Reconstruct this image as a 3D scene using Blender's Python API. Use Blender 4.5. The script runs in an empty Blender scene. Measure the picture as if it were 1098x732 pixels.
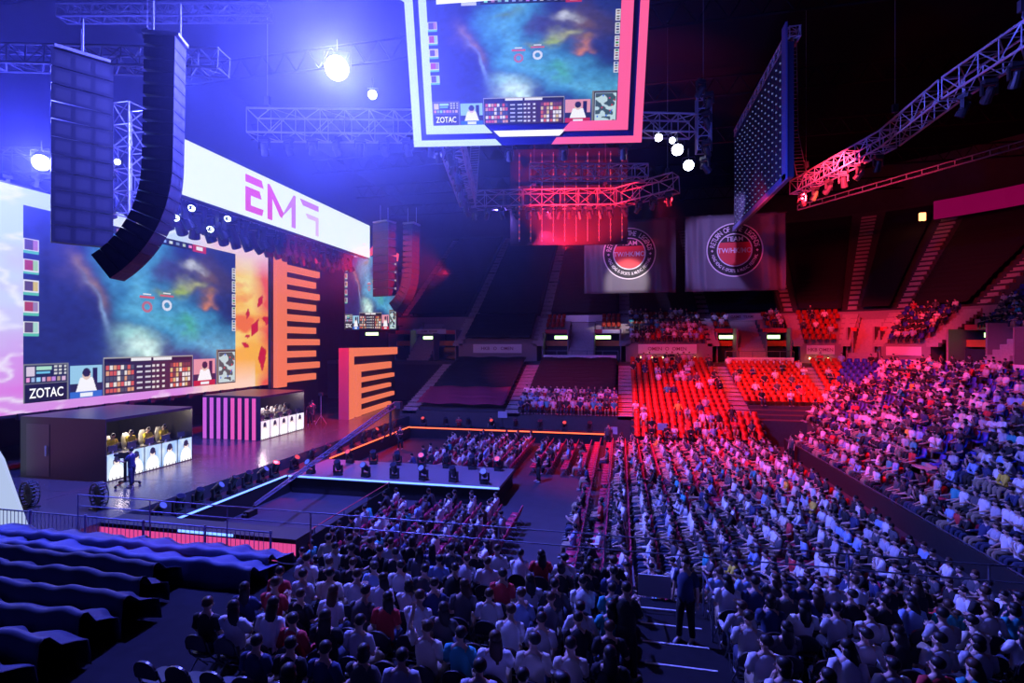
import bpy, math, random
import numpy as np
from mathutils import Vector, Matrix

R = random.Random(7)
SC = bpy.context.scene
COL = SC.collection
PI = math.pi
rad = math.radians

# ------------------------------------------------------------------ materials
MATS = {}
def mat(name, col, rough=0.6, metal=0.0, emit=None, es=0.0, noise=0.0, nscale=8.0, bump=0.0, spec=0.5):
    if name in MATS: return MATS[name]
    m = bpy.data.materials.new(name); m.use_nodes = True
    nt = m.node_tree; b = nt.nodes['Principled BSDF']
    b.inputs['Base Color'].default_value = (*col, 1)
    b.inputs['Roughness'].default_value = rough
    b.inputs['Metallic'].default_value = metal
    b.inputs['Specular IOR Level'].default_value = spec
    if emit is not None:
        b.inputs['Emission Color'].default_value = (*emit, 1)
        b.inputs['Emission Strength'].default_value = es
    if noise > 0 or bump > 0:
        tc = nt.nodes.new('ShaderNodeTexCoord'); nz = nt.nodes.new('ShaderNodeTexNoise')
        nz.inputs['Scale'].default_value = nscale; nz.inputs['Detail'].default_value = 4
        nt.links.new(tc.outputs['Object'], nz.inputs['Vector'])
        if noise > 0:
            mx = nt.nodes.new('ShaderNodeMix'); mx.data_type = 'RGBA'
            mx.inputs[6].default_value = (*[c*(1-noise) for c in col], 1)
            mx.inputs[7].default_value = (*[min(1, c*(1+noise)) for c in col], 1)
            nt.links.new(nz.outputs['Fac'], mx.inputs[0]); nt.links.new(mx.outputs[2], b.inputs['Base Color'])
        if bump > 0:
            bp = nt.nodes.new('ShaderNodeBump'); bp.inputs['Strength'].default_value = bump
            nt.links.new(nz.outputs['Fac'], bp.inputs['Height']); nt.links.new(bp.outputs['Normal'], b.inputs['Normal'])
    MATS[name] = m
    return m

def emis(name, col, es, sample=True):
    if name in MATS: return MATS[name]
    m = mat(name, (0.02, 0.02, 0.02), 0.5, 0, col, es)
    if not sample: m.cycles.emission_sampling = 'NONE'
    return m

def vcol_mat(name, emission=0.0, rough=0.75):
    m = bpy.data.materials.new(name); m.use_nodes = True
    nt = m.node_tree; b = nt.nodes['Principled BSDF']
    a = nt.nodes.new('ShaderNodeAttribute'); a.attribute_name = 'Col'
    b.inputs['Roughness'].default_value = rough
    if emission > 0:
        b.inputs['Base Color'].default_value = (0.01, 0.01, 0.01, 1)
        nt.links.new(a.outputs['Color'], b.inputs['Emission Color'])
        b.inputs['Emission Strength'].default_value = emission
        m.cycles.emission_sampling = 'NONE'
    else:
        nt.links.new(a.outputs['Color'], b.inputs['Base Color'])
    MATS[name] = m
    return m

# ------------------------------------------------------------------ mesh builder
class MB:
    def __init__(s): s.v = []; s.f = []; s.m = []; s.c = []; s.col = None
    def add(s, vs, fs, mi=0, col=None):
        n = len(s.v); s.v.extend([tuple(p) for p in vs])
        for f in fs: s.f.append(tuple(i+n for i in f)); s.m.append(mi); s.c.append(col)
        return s
    def box(s, c, d, mi=0, rz=0.0, M=None, col=None, taper=1.0):
        x, y, z = d[0]/2, d[1]/2, d[2]/2
        vs = [Vector((i*x*(taper if k > 0 else 1), j*y*(taper if k > 0 else 1), k*z)) for k in (-1, 1) for i, j in ((-1, -1), (1, -1), (1, 1), (-1, 1))]
        Q = M if M is not None else (Matrix.Rotation(rz, 3, 'Z') if rz else None)
        if Q is not None: vs = [Q @ p for p in vs]
        c = Vector(c)
        return s.add([p+c for p in vs], [(3, 2, 1, 0), (4, 5, 6, 7), (0, 1, 5, 4), (1, 2, 6, 5), (2, 3, 7, 6), (3, 0, 4, 7)], mi, col)
    def b2(s, x0, x1, y0, y1, z0, z1, mi=0, col=None):
        return s.box(((x0+x1)/2, (y0+y1)/2, (z0+z1)/2), (abs(x1-x0), abs(y1-y0), abs(z1-z0)), mi, col=col)
    def bar(s, a, b, r, n=4, mi=0, r2=None, col=None):
        a = Vector(a); b = Vector(b); d = b-a
        if d.length < 1e-6: return s
        d.normalize(); u = d.orthogonal().normalized(); w = d.cross(u)
        r2 = r if r2 is None else r2
        vs = []
        for p, q in ((a, r), (b, r2)):
            for i in range(n):
                t = 2*PI*(i+.5)/n; vs.append(p+u*math.cos(t)*q+w*math.sin(t)*q)
        fs = [(i, (i+1) % n, n+(i+1) % n, n+i) for i in range(n)]+[tuple(range(n))[::-1], tuple(range(n, 2*n))]
        return s.add(vs, fs, mi, col)
    def tube(s, pts, r, n=6, mi=0, col=None):
        for a, b in zip(pts[:-1], pts[1:]): s.bar(a, b, r, n, mi, col=col)
        return s
    def loft(s, rings, mi=0, cap=True, col=None):
        n = len(rings[0]); vs = [p for r in rings for p in r]; fs = []
        for k in range(len(rings)-1):
            for i in range(n):
                j = (i+1) % n
                fs.append((k*n+i, k*n+j, (k+1)*n+j, (k+1)*n+i))
        if cap: fs.append(tuple(range(n))[::-1]); fs.append(tuple(range((len(rings)-1)*n, len(rings)*n)))
        return s.add(vs, fs, mi, col)
    def limb(s, pts, rs, n=8, mi=0, ref=(0, 0, 1), col=None):
        """loft with round or elliptical (rx, ry) rings along pts; rx lies along X where it can"""
        pts = [Vector(p) for p in pts]; rings = []
        for i, p in enumerate(pts):
            t = (pts[min(i+1, len(pts)-1)]-pts[max(i-1, 0)]).normalized()
            u = Vector((1, 0, 0)); u = u-t*u.dot(t)
            if u.length < .2: u = t.orthogonal()
            u.normalize(); w = t.cross(u)
            rx, ry = rs[i] if isinstance(rs[i], tuple) else (rs[i], rs[i])
            rings.append([p+u*math.cos(2*PI*k/n)*rx+w*math.sin(2*PI*k/n)*ry for k in range(n)])
        return s.loft(rings, mi, True, col)
    def sph(s, c, r, nu=10, nv=7, mi=0, M=None, col=None):
        c = Vector(c); r = r if isinstance(r, tuple) else (r, r, r)
        vs = [Vector((0, 0, -r[2]))]
        for j in range(1, nv):
            a = PI*j/nv-PI/2
            for i in range(nu):
                t = 2*PI*i/nu; vs.append(Vector((r[0]*math.cos(a)*math.cos(t), r[1]*math.cos(a)*math.sin(t), r[2]*math.sin(a))))
        vs.append(Vector((0, 0, r[2]))); L = len(vs)-1; fs = []
        for i in range(nu):
            j = (i+1) % nu
            fs.append((0, 1+j, 1+i)); fs.append((L, L-nu+i, L-nu+j))
            for k in range(nv-2):
                a = 1+k*nu; fs.append((a+i, a+j, a+nu+j, a+nu+i))
        if M is not None: vs = [M @ p for p in vs]
        return s.add([p+c for p in vs], fs, mi, col)
    def prism(s, poly, fn, d, mi=0, col=None):
        """poly of 2D points; fn(a,b,depth) -> 3D"""
        n = len(poly)
        vs = [fn(a, b, 0) for a, b in poly]+[fn(a, b, d) for a, b in poly]
        return s.add(vs, [tuple(range(n))[::-1], tuple(range(n, 2*n))]+[(i, (i+1) % n, n+(i+1) % n, n+i) for i in range(n)], mi, col)
    def mesh(s, name, mats, smooth=False):
        me = bpy.data.meshes.new(name); me.from_pydata(s.v, [], s.f)
        if not isinstance(mats, (list, tuple)): mats = [mats]
        for m in mats: me.materials.append(m)
        me.polygons.foreach_set('material_index', s.m)
        if smooth: me.polygons.foreach_set('use_smooth', [True]*len(s.f))
        if any(c is not None for c in s.c):
            at = me.color_attributes.new('Col', 'FLOAT_COLOR', 'CORNER')
            cols = []
            for f, c in zip(s.f, s.c): cols.extend(list((c or (.5, .5, .5)))+[1] if False else ((*(c or (.5, .5, .5)), 1)*len(f)))
            at.data.foreach_set('color', cols)
        me.update()
        return me
    def build(s, name, mats, parent=None, loc=None, rz=0.0, smooth=False):
        me = s.mesh(name, mats, smooth)
        return link(name, me, parent, loc, rz)

def link(name, data, parent=None, loc=None, rz=0.0):
    o = bpy.data.objects.new(name, data); COL.objects.link(o)
    if parent is not None: o.parent = parent
    if loc is not None: o.location = loc
    if rz: o.rotation_euler = (0, 0, rz)
    return o

def tag(o, label=None, cat=None, group=None, kind=None):
    if label: o['label'] = label
    if cat: o['category'] = cat
    if group: o['group'] = group
    if kind: o['kind'] = kind
    return o
def thing(name, label, cat, loc=(0, 0, 0), rz=0.0, group=None):
    return tag(link(name, None, None, loc, rz), label, cat, group)
def struct(name, mb, m, smooth=False): return tag(mb.build(name, m, smooth=smooth), kind='structure')

KIDS = {}
def kids(o):
    if o.name not in KIDS: KIDS[o.name] = [c for c in bpy.data.objects if c.parent == o]
    return KIDS[o.name]
def dup(o, loc=None, rz=None, label=None, group=None, parent=None, scale=None):
    c = o.copy(); COL.objects.link(c)
    if parent is not None: c.parent = parent
    if loc is not None: c.location = loc
    if rz is not None: c.rotation_euler = (0, 0, rz)
    if scale is not None: c.scale = (scale,)*3
    if label: c['label'] = label
    if group: c['group'] = group
    for ch in kids(o): dup(ch, parent=c)
    return c

def textmesh(txt, size, depth=0.01, align='CENTER', sx=1.0):
    cu = bpy.data.curves.new('t', 'FONT'); cu.body = txt; cu.size = size; cu.extrude = depth
    cu.align_x = align; cu.align_y = 'CENTER'; cu.resolution_u = 3; cu.offset = size*.012
    o = bpy.data.objects.new('t', cu); COL.objects.link(o)
    me = bpy.data.meshes.new_from_object(o)
    bpy.data.objects.remove(o); bpy.data.curves.remove(cu)
    vs = [Vector((v.co.x*sx, v.co.y, v.co.z)) for v in me.vertices]; fs = [tuple(p.vertices) for p in me.polygons]
    bpy.data.meshes.remove(me)
    return vs, fs

ORD = ['first', 'second', 'third', 'fourth', 'fifth', 'sixth', 'seventh', 'eighth', 'ninth', 'tenth', 'eleventh', 'twelfth', 'thirteenth',
       'fourteenth', 'fifteenth', 'sixteenth', 'seventeenth', 'eighteenth', 'nineteenth', 'twentieth']
for d in range(2, 6):
    tn = ['', '', 'twenty', 'thirty', 'forty', 'fifty'][d]
    if d > 2: ORD.append({3: 'thirtieth', 4: 'fortieth', 5: 'fiftieth'}[d])
    for k in range(9): ORD.append(tn+'-'+ORD[k])

# common materials
STEEL = mat('truss_aluminium', (.42, .43, .47), .4, .35, noise=.15)
BLACK = mat('matt_black_paint', (.02, .02, .024), .55, noise=.3)
DKGREY = mat('dark_grey_plastic', (.05, .05, .06), .5)
CLOTH = mat('black_drape_cloth', (.012, .012, .018), .85, noise=.35, nscale=3, bump=.2)
BLUECL = mat('navy_cover_cloth', (.02, .026, .06), .6, noise=.25, nscale=5, bump=.25)
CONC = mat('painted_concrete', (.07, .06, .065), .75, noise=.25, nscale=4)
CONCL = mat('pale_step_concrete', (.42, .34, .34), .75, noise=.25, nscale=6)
WALLP = mat('pink_washed_wall_paint', (.3, .22, .24), .7, noise=.12)
WHITEB = mat('white_banner_vinyl', (.8, .74, .78), .5, noise=.05)
LENSW = emis('lit_lens_white', (.75, .82, 1), 40)
LENSB = emis('lit_lens_blue', (.08, .12, 1), .9, False)
LENSR = emis('lit_lens_red', (1, .08, .06), .9, False)
GLASSD = mat('dark_lens_glass', (.03, .03, .05), .12)
REDSEAT = mat('red_plastic_seat', (.5, .035, .02), .45, noise=.1)
BLUESEAT = mat('blue_plastic_seat', (.03, .06, .45), .45, noise=.1)
CHBLACK = mat('black_chair_plastic', (.03, .028, .035), .35)
CHRED = mat('crimson_chair_pad', (.5, .025, .09), .6, noise=.12)
CHMET = mat('chair_tube_metal', (.22, .22, .25), .3, .8)

# ------------------------------------------------------------------ camera
CAMZ = 8.0
cam = bpy.data.cameras.new('camera'); cam.lens = 18.0; cam.sensor_width = 36; cam.clip_end = 400; cam.shift_y = .0018
co = bpy.data.objects.new('camera', cam); COL.objects.link(co)
co.location = (0, 0, CAMZ); TH = rad(11.93); co.rotation_euler = (PI/2, 0, TH)
SC.camera = co
cT, sT = math.cos(TH), math.sin(TH)
def proj(x, y, z):                      # where a point of the arena falls in the view: for choosing the nearest in view
    d = -x*sT+y*cT; r = x*cT+y*sT
    if d < .5: return -9999, -9999, d
    return 549+549*r/d, 368-549*(z-CAMZ)/d, d

# ------------------------------------------------------------------ room shell
fl = MB().b2(-38, 14.5, 13, 46, -.3, 0)
FLM = mat('arena_floor_boards', (.055, .05, .07), .5, noise=.25, nscale=2, spec=.2)
struct('floor', fl, FLM)
DARKW = mat('dark_hall_wall', (.035, .033, .045), .9, noise=.3, nscale=1)
struct('ceiling', MB().b2(-40, 60, -8, 90, 33, 33.3), mat('black_ceiling', (.008, .008, .012), .9, spec=.1))
struct('wall_far', MB().b2(-40, 60, 88, 88.4, 0, 33), DARKW)
struct('wall_left', MB().b2(-38.4, -38, -8, 88, 0, 33), DARKW)
struct('wall_right', MB().b2(60, 60.4, -8, 90, 0, 33), DARKW)
struct('wall_near', MB().b2(-38, 60, -8.4, -8, 0, 33), DARKW)
# roof joists, hardly lit
for k in range(7):
    y = 14+11*k
    m = MB()
    for s in (0, 1.6): m.bar((-38, y, 31-s), (58, y, 31-s), .09)
    for i in range(48): m.bar((-38+2*i, y, 31), (-37+2*i, y, 29.4), .05); m.bar((-37+2*i, y, 29.4), (-36+2*i, y, 31), .05)
    tag(m.build('roof_truss', mat('roof_black_steel', (.008, .008, .01), .7, spec=.1)), kind='structure')

# bowl coordinates: t runs along the front of the stands (x on the far side, then round the corner, then down the right side)
def B(t, o, z=0.0):
    if t <= 16:
        x = min(t, 14+o) if o < 2 else t
        return Vector((x, 43+o, z))
    if t < 30:
        if o < 2: return Vector((14+o, 43+o, z))
        a = (t-16)/14*PI/2; r = o-2
        return Vector((16+r*math.sin(a), 45+r*math.cos(a), z))
    return Vector((14+o, min(45-(t-30), 43+o) if o < 2 else 45-(t-30), z))
def yaw(t):                              # outward heading at t (0 = +Y), clockwise
    return 0 if t <= 16 else (PI/2 if t >= 30 else (t-16)/14*PI/2)
def tt(t0, t1):
    s = {t0, t1}
    for k in range(15):
        if t0 < 16+k < t1: s.add(16.0+k)
    return sorted(s)
def pbox(m, t0, t1, o0, o1, z0, z1, mi=0, col=None):
    T = tt(t0, t1); vs = []
    for t in T: vs += [B(t, o0, z0), B(t, o1, z0), B(t, o1, z1), B(t, o0, z1)]
    fs = [(0, 1, 2, 3), tuple(4*(len(T)-1)+i for i in (3, 2, 1, 0))]
    for k in range(len(T)-1):
        a = 4*k; b = a+4
        for i in range(4):
            j = (i+1) % 4; fs.append((a+i, b+i, b+j, a+j))
    return m.add(vs, fs, mi, col)
LZ = lambda o: 2.0+.34*max(0, o)        # lower tier surface
TR = .85
MZ = lambda o: 8.0+.6*(o-14)            # middle block
UZ = lambda o: 11.0+.66*(o-19.5)        # upper tier
m = MB()
for k in range(14):
    o = TR*k; pbox(m, -19.4, 62, o, 12.2, (LZ(o-TR) if k else 0), LZ(o))
struct('lower_stand', m, CONC)
m = MB(); pbox(m, -34, -19.4, 12.0, 12.3, 0, 6.0); struct('wall_behind_stage', m, DARKW)
m = MB(); pbox(m, -34, 62, 11.9, 19.5, 5.6, 6.0)
struct('concourse_slab', m, CONC)
m = MB()
for k in range(26):
    o = 19.5+.95*k; pbox(m, -34, 62, o, 44.5, UZ(o-.95) if k else 6.0, UZ(o))
UPM = mat('upper_stand_dark', (.045, .045, .055), .8, noise=.3, nscale=3)
struct('upper_stand', m, UPM)
m = MB(); pbox(m, -34, 62, 43.4, 43.9, 25, 33); struct('wall_back_of_upper_stand', m, DARKW)
# riser wall and rail in front of the stand at right
m = MB()
RS = []                                  # riser rows of the stand at right, x 12 -> 14
for k in range(3):
    m.b2(12+.75*k, 14.2, 13.2, 41.2, 0 if k == 0 else .5+.5*(k-1), .5+.5*k); RS.append((12+.75*k+.66, .5+.5*k))
struct('side_riser', m, CONC)
m = MB(); 
for k in range(4): m.b2(.9, 10.8, 40.6+.62*k, 43.1, 0 if k == 0 else .45*k, .45*(k+1))
struct('far_riser', m, CONC)

# ------------------------------------------------------------------ aisle stairs
def stair(t, o0, o1, zf, tread, w, label, grp, mm=CONCL):
    m = MB(); o = o0; k = 0
    dt = w/2 if (t <= 16 or t >= 30) else w/2/(max(2, (o0+o1)/2-2)/8.9)
    while o < o1-.01:
        for h in (0, 1):
            oo = o+tread/2*h
            pbox(m, t-dt, t+dt, oo, oo+tread/2-.05, zf(oo)-.3, zf(o)+.05+h*(zf(o+tread)-zf(o))/2)
        o += tread; k += 1
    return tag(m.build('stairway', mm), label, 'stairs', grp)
AIS = [(-27.8, 'left of the covered seat blocks'), (-18.5, 'nearest the side screen'), (-9.1, 'left of the first row of white people'), (.5, 'below the left round banner'),
       (9.6, 'below the right round banner'), (17.3, 'right of the right round banner'), (20.2, 'at the start of the corner'), (22.3, 'in the corner'), (25.4, 'past the corner at right'), (33, 'at the right edge of view')]
for t, w in AIS:
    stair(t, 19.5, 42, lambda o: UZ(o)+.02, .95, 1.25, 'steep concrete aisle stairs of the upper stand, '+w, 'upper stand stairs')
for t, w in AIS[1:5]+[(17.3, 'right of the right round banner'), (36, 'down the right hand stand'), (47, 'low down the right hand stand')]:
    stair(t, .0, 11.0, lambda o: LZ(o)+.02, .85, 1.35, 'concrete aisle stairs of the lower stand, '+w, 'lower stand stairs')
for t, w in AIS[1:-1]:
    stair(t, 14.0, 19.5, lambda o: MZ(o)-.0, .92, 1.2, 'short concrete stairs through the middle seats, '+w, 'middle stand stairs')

# ------------------------------------------------------------------ seats
def stadium_seat(m, M, mi=0, col=None, simple=True):
    """moulded seat shell, facing +Y local, seat at .42"""
    v = []
    def P(x, y, z): return M @ Vector((x, y, z))
    prof = [(-.02, .0, .86), (-.03, -.03, .84), (.0, -.06, .5), (.03, .0, .42), (.3, .0, .44), (.34, .0, .40)]
    rings = []
    for (y, dx, z) in [(-.2, -.05, .86), (-.17, 0, .66), (-.13, 0, .48), (.0, 0, .42), (.2, -.01, .43), (.26, -.05, .40)]:
        w = .23+dx
        rings.append([P(-w, y, z), P(w, y, z), P(w*.96, y-.035 if z > .5 else y, z if z > .5 else z-.05), P(-w*.96, y-.035 if z > .5 else y, z if z > .5 else z-.05)])
    m.loft(rings, mi, True, col)
    m.add([P(-.03, -.05, 0), P(.03, -.05, 0), P(.03, .03, 0), P(-.03, .03, 0), P(-.03, -.05, .4), P(.03, -.05, .4), P(.03, .03, .4), P(-.03, .03, .4)],
          [(0, 1, 5, 4), (1, 2, 6, 5), (2, 3, 7, 6), (3, 0, 4, 7)], mi, (.08, .08, .09) if col else None)

def make_chair(name, pad, met):
    r = thing(name, 'x', 'chair')
    m = MB()                              # rounded padded back
    pts = []
    for k in range(13):
        a = PI*k/12; pts.append((.21*math.cos(a)*(1 if True else 1), .62+.22*math.sin(a)**.7 if math.sin(a) > 0 else .62))
    pts += [(-.2, .55), (.2, .55)]
    m.prism(pts, lambda a, b, d: Vector((a, -.19-d-(b-.55)*.18, b)), .04)
    m.build('backrest', pad, r)
    m = MB()
    pts = [(.2*math.copysign(abs(math.cos(t))**.5, math.cos(t)), .02+.2*math.copysign(abs(math.sin(t))**.5, math.sin(t))) for t in [2*PI*k/16 for k in range(16)]]
    m.prism(pts, lambda a, b, d: Vector((a, b, .41+d)), .05)
    m.build('seat', pad, r)
    for s in (-1, 1):
        m = MB().tube([(s*.21, -.24, .72), (s*.215, -.14, .43), (s*.22, .24, .0)], .013, 5); m.build('leg', met, r)
        m = MB().tube([(s*.19, .16, .42), (s*.2, -.27, .0)], .013, 5); m.build('leg', met, r)
    MB().bar((-.21, .1, .16), (.21, .1, .16), .01, 5).build('stretcher', met, r)
    return r
CH_B = make_chair('folding_chair', CHBLACK, CHMET)
CH_R = make_chair('padded_chair', CHRED, CHMET)
CH = {'black': CH_B, 'red': CH_R}

# ------------------------------------------------------------------ people
SKIN = mat('skin', (.62, .42, .32), .55, noise=.06)
EYE = mat('eye_dark', (.02, .015, .012), .3)
LIP = mat('lip', (.42, .16, .14), .5)
HAIRM = [mat('black_hair', (.012, .01, .012), .5, noise=.3, nscale=40), mat('brown_hair', (.06, .03, .018), .5, noise=.3, nscale=40)]
SHIRTS = [('white', (.8, .8, .82)), ('pale grey', (.5, .5, .54)), ('black', (.02, .02, .024)), ('navy', (.03, .045, .13)), ('teal', (.05, .4, .44)),
          ('red', (.55, .04, .05)), ('light blue', (.3, .45, .75)), ('dark grey', (.09, .09, .1)), ('yellow', (.75, .6, .06)), ('cream', (.7, .64, .52))]
SW = [24, 12, 27, 10, 3, 4, 7, 12, 1, 4]
SHM = [mat(n.replace(' ', '_')+'_cotton', c, .85, noise=.08, nscale=12, bump=.1) for n, c in SHIRTS]
TRS = [mat('dark_denim', (.03, .04, .09), .85), mat('black_trousers', (.018, .018, .02), .85), mat('khaki_trousers', (.3, .24, .16), .85)]
SHOE = mat('shoe_rubber', (.3, .3, .32), .6)

def skeleton(pose):
    """joint positions for a pose; y forward"""
    lean = pose.get('lean', 0); hy = pose.get('head', 0); st = pose.get('stand', False); nod = pose.get('nod', 0)
    hz = .93 if st else .53
    L = Matrix.Rotation(-lean, 3, 'X')
    S = {}
    T = lambda x, y, z: L @ Vector((x, y, z))+Vector((0, 0, hz))
    S['T'] = T; S['pel'] = T(0, 0, 0); S['bel'] = T(0, .01, .2); S['che'] = T(0, 0, .38); S['nb'] = T(0, -.01, .53); S['nk'] = T(0, 0, .6)
    hc = T(0, .02, .71)
    H = Matrix.Rotation(hy, 3, 'Z') @ Matrix.Rotation(-lean*.4-nod, 3, 'X')
    S['HM'] = H; S['hc'] = hc; S['h'] = lambda x, y, z: hc+H @ Vector((x, y, z))
    for s, k in ((-1, 'l'), (1, 'r')):
        S['sh'+k] = T(s*.18, -.01, .49)
        ar = pose.get('arm'+k, pose.get('arm', 'lap'))
        if ar == 'lap': e, w, hd = T(s*.25, .02, .22), Vector((s*.13, .3, hz+.13)), Vector((-s*.3, .9, -.25))
        elif ar == 'fold': e, w, hd = T(s*.26, .1, .24), T(-s*.02, .24, .27), Vector((-s, .1, .15))
        elif ar == 'knee': e, w, hd = Vector((s*.2, .33, hz+.14)), Vector((s*.06, .46, hz+.22)), Vector((-s*.6, .6, .1))
        elif ar == 'chin': e, w, hd = T(s*.2, .2, .2), T(s*.07, .2, .5), Vector((-s*.3, -.2, .9))
        elif ar == 'phone': e, w, hd = T(s*.23, .12, .22), T(s*.07, .36, .36), Vector((-s*.3, .5, .7))
        elif ar == 'up': e, w, hd = T(s*.32, .08, .66), T(s*.26, .1, .92), Vector((0, .1, 1))
        elif ar == 'rest': e, w, hd = T(s*.3, -.03, .23), Vector((s*.3, .25, hz+.2)), Vector((0, 1, -.15))
        elif ar == 'side': e, w, hd = T(s*.25, -.03, .22), T(s*.27, .04, -.03), Vector((0, .15, -1))
        else: e, w, hd = T(s*.24, .15, .25), T(s*.12, .42, .3), Vector((0, 1, .1))
        S['el'+k], S['wr'+k], S['hd'+k] = e, w, hd.normalized()
        S['hip'+k] = Vector((s*.09, .0, hz-.03))
        if st:
            g = pose.get('stride', .06)*s
            S['kn'+k] = Vector((s*.11, g*.6+.02, .49)); S['an'+k] = Vector((s*.12, g, .09)); S['to'+k] = Vector((s*.13, g+.17, .04))
        else:
            sp = pose.get('spread', .13)
            S['kn'+k] = Vector((s*sp, .44, .5)); S['an'+k] = Vector((s*sp, .44+pose.get('foot', -.03), .09)); S['to'+k] = Vector((s*sp*1.1, .6+pose.get('foot', -.03), .04))
    return S

def body_mesh(pose):
    S = skeleton(pose); v = []; e = []; r = []
    def A(p, rr, par=None):
        v.append(tuple(p)); r.append(rr)
        if par is not None: e.append((par, len(v)-1))
        return len(v)-1
    p = A(S['pel'], (.13, .1)); b = A(S['bel'], (.115, .09), p); c = A(S['che'], (.13, .1), b); nb = A(S['nb'], (.065, .06), c); nk = A(S['nk'], (.052, .052), nb)
    h = S['h']
    jaw = A(h(0, .015, -.055), (.06, .068), nk); hc = A(h(0, 0, .02), (.08, .092), jaw); A(h(0, -.01, .075), (.05, .055), hc)
    nose = A(h(0, .105, -.01), (.014, .014), hc)
    A(h(0, .12, -.025), (.013, .012), nose)
    for s in (-1, 1):
        q = A(h(s*.082, -.005, -.01), (.014, .022), hc); A(h(s*.093, -.02, .012), (.008, .02), q)
    for s, k in ((-1, 'l'), (1, 'r')):
        sh = A(S['sh'+k], (.058, .058), nb); el = A(S['el'+k], (.042, .042), sh); wr = A(S['wr'+k], (.028, .025), el)
        d = S['hd'+k]; lat = d.cross(Vector((0, 0, 1)))
        if lat.length < .3: lat = d.cross(Vector((0, 1, 0)))
        lat.normalize(); nrm = lat.cross(d)
        pm = A(S['wr'+k]+d*.055, (.036, .018), wr); cl = pose.get('curl', .5)
        for i in range(4):
            ln = (.9, 1.0, .95, .75)[i]
            bs = S['wr'+k]+d*.085+lat*(i-1.5)*.021; a = A(bs, (.0095, .0095), pm)
            mid = bs+(d*(1-cl*.3)-nrm*cl*.4)*.034*ln; a = A(mid, (.0085, .0085), a)
            A(mid+(d*(1-cl)-nrm*cl)*.03*ln, (.0075, .0075), a)
        tb = S['wr'+k]+d*.035-lat*.036; a = A(tb, (.011, .011), pm); A(tb+d*.03-lat*.02-nrm*.012, (.009, .009), a)
        hp = A(S['hip'+k], (.082, .082), p); kn = A(S['kn'+k], (.056, .056), hp); an = A(S['an'+k], (.036, .036), kn); A(S['to'+k], (.036, .025), an)
    me = bpy.data.meshes.new('b'); me.from_pydata(v, e, []); o = bpy.data.objects.new('b', me); COL.objects.link(o)
    o.modifiers.new('s', 'SKIN').use_smooth_shade = True
    sv = me.skin_vertices[0].data
    for i, q in enumerate(r): sv[i].radius = q
    sv[0].use_root = True
    sub = o.modifiers.new('u', 'SUBSURF'); sub.levels = 1; sub.render_levels = 1
    dg = bpy.context.evaluated_depsgraph_get(); dg.update()
    ev = bpy.data.meshes.new_from_object(o.evaluated_get(dg))
    vs = [q.co.copy() for q in ev.vertices]; fs = [tuple(q.vertices) for q in ev.polygons]
    bpy.data.objects.remove(o); bpy.data.meshes.remove(me); bpy.data.meshes.remove(ev)
    m = MB(); m.add(vs, fs, 0)
    for s in (-1, 1): m.sph(h(s*.034, .078, .012), (.014, .01, .009), 6, 4, 1, S['HM'])
    m.sph(h(0, .078, -.062), (.026, .01, .008), 6, 4, 2, S['HM'])
    return m.mesh('person', [SKIN, EYE, LIP], True), S

def shirt_mb(m, S, long, n=12, mi=0, col=None, fat=1.0):
    T = S['T']
    m.limb([T(0, 0, -.06), T(0, .015, .05), T(0, .02, .2), T(0, .01, .36), T(0, -.01, .46), T(0, -.01, .53), T(0, -.005, .565)],
           [(.175*fat, .125*fat), (.18*fat, .135*fat), (.165*fat, .125*fat), (.19, .13), (.185, .11), (.12, .085), (.068, .066)], n, mi, col=col)
    for k in 'lr':
        a, b, c = S['sh'+k], S['el'+k], S['wr'+k]
        if long: m.limb([a+(S['nb']-a)*.3, a, a.lerp(b, .5), b, b.lerp(c, .5), c], [.07, .078, .066, .058, .05, .042], max(5, n-3), mi, col=col)
        else: m.limb([a+(S['nb']-a)*.3, a, a.lerp(b, .45), a.lerp(b, .72)], [.07, .08, .074, .076], max(5, n-3), mi, col=col)
def trouser_mb(m, S, n=10, mi=0, col=None):
    p = S['T']
    m.limb([p(0, 0, .1), p(0, 0, .0), S['pel']+Vector((0, .01, -.1))], [(.165, .12), (.18, .14), (.15, .12)], n, mi, col=col)
    for k in 'lr':
        a, b, c = S['hip'+k], S['kn'+k], S['an'+k]
        m.limb([a, a.lerp(b, .5), b+(a-b)*.08, b+(c-b)*.1, b.lerp(c, .5), c+(b-c)*.08], [.1, .092, .078, .074, .068, .062], n, mi, col=col)
def shoe_mb(m, S, k, n=8, mi=0, col=None):
    a, t = S['an'+k], S['to'+k]; g = a.z-.09
    m.limb([Vector((a.x, a.y-.06, g+.035)), Vector((a.x, a.y, g+.055)), Vector((t.x, (a.y+t.y)/2, g+.05)), Vector((t.x, t.y+.01, g+.035)), Vector((t.x, t.y+.05, g+.025))], [(.03, .03), (.042, .05), (.047, .045), (.045, .033), (.025, .02)], n, mi, col=col)
def hair_mb(m, S, kind, nu=12, nv=9, mi=0, col=None):
    h, H = S['h'], S['HM']
    m.sph(h(0, -.03, .058), (.092, .102, .09), nu, nv, mi, H, col)
    if kind == 'fringe': m.sph(h(0, .04, .085), (.078, .06, .035), nu, 5, mi, H, col)
    if kind == 'bob': m.sph(h(0, -.035, -.03), (.1, .09, .105), nu, nv, mi, H, col)
    if kind == 'long': m.limb([h(0, -.04, .02), h(0, -.06, -.08), h(0, -.085, -.2), h(0, -.1, -.32)], [(.095, .08), (.105, .07), (.1, .05), (.06, .025)], nu, mi, col=col)
    if kind == 'cap': m.sph(h(0, .0, .075), (.095, .115, .06), nu, nv, mi, H, col); m.sph(h(0, .12, .055), (.065, .07, .012), nu, 4, mi, H, col)

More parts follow.
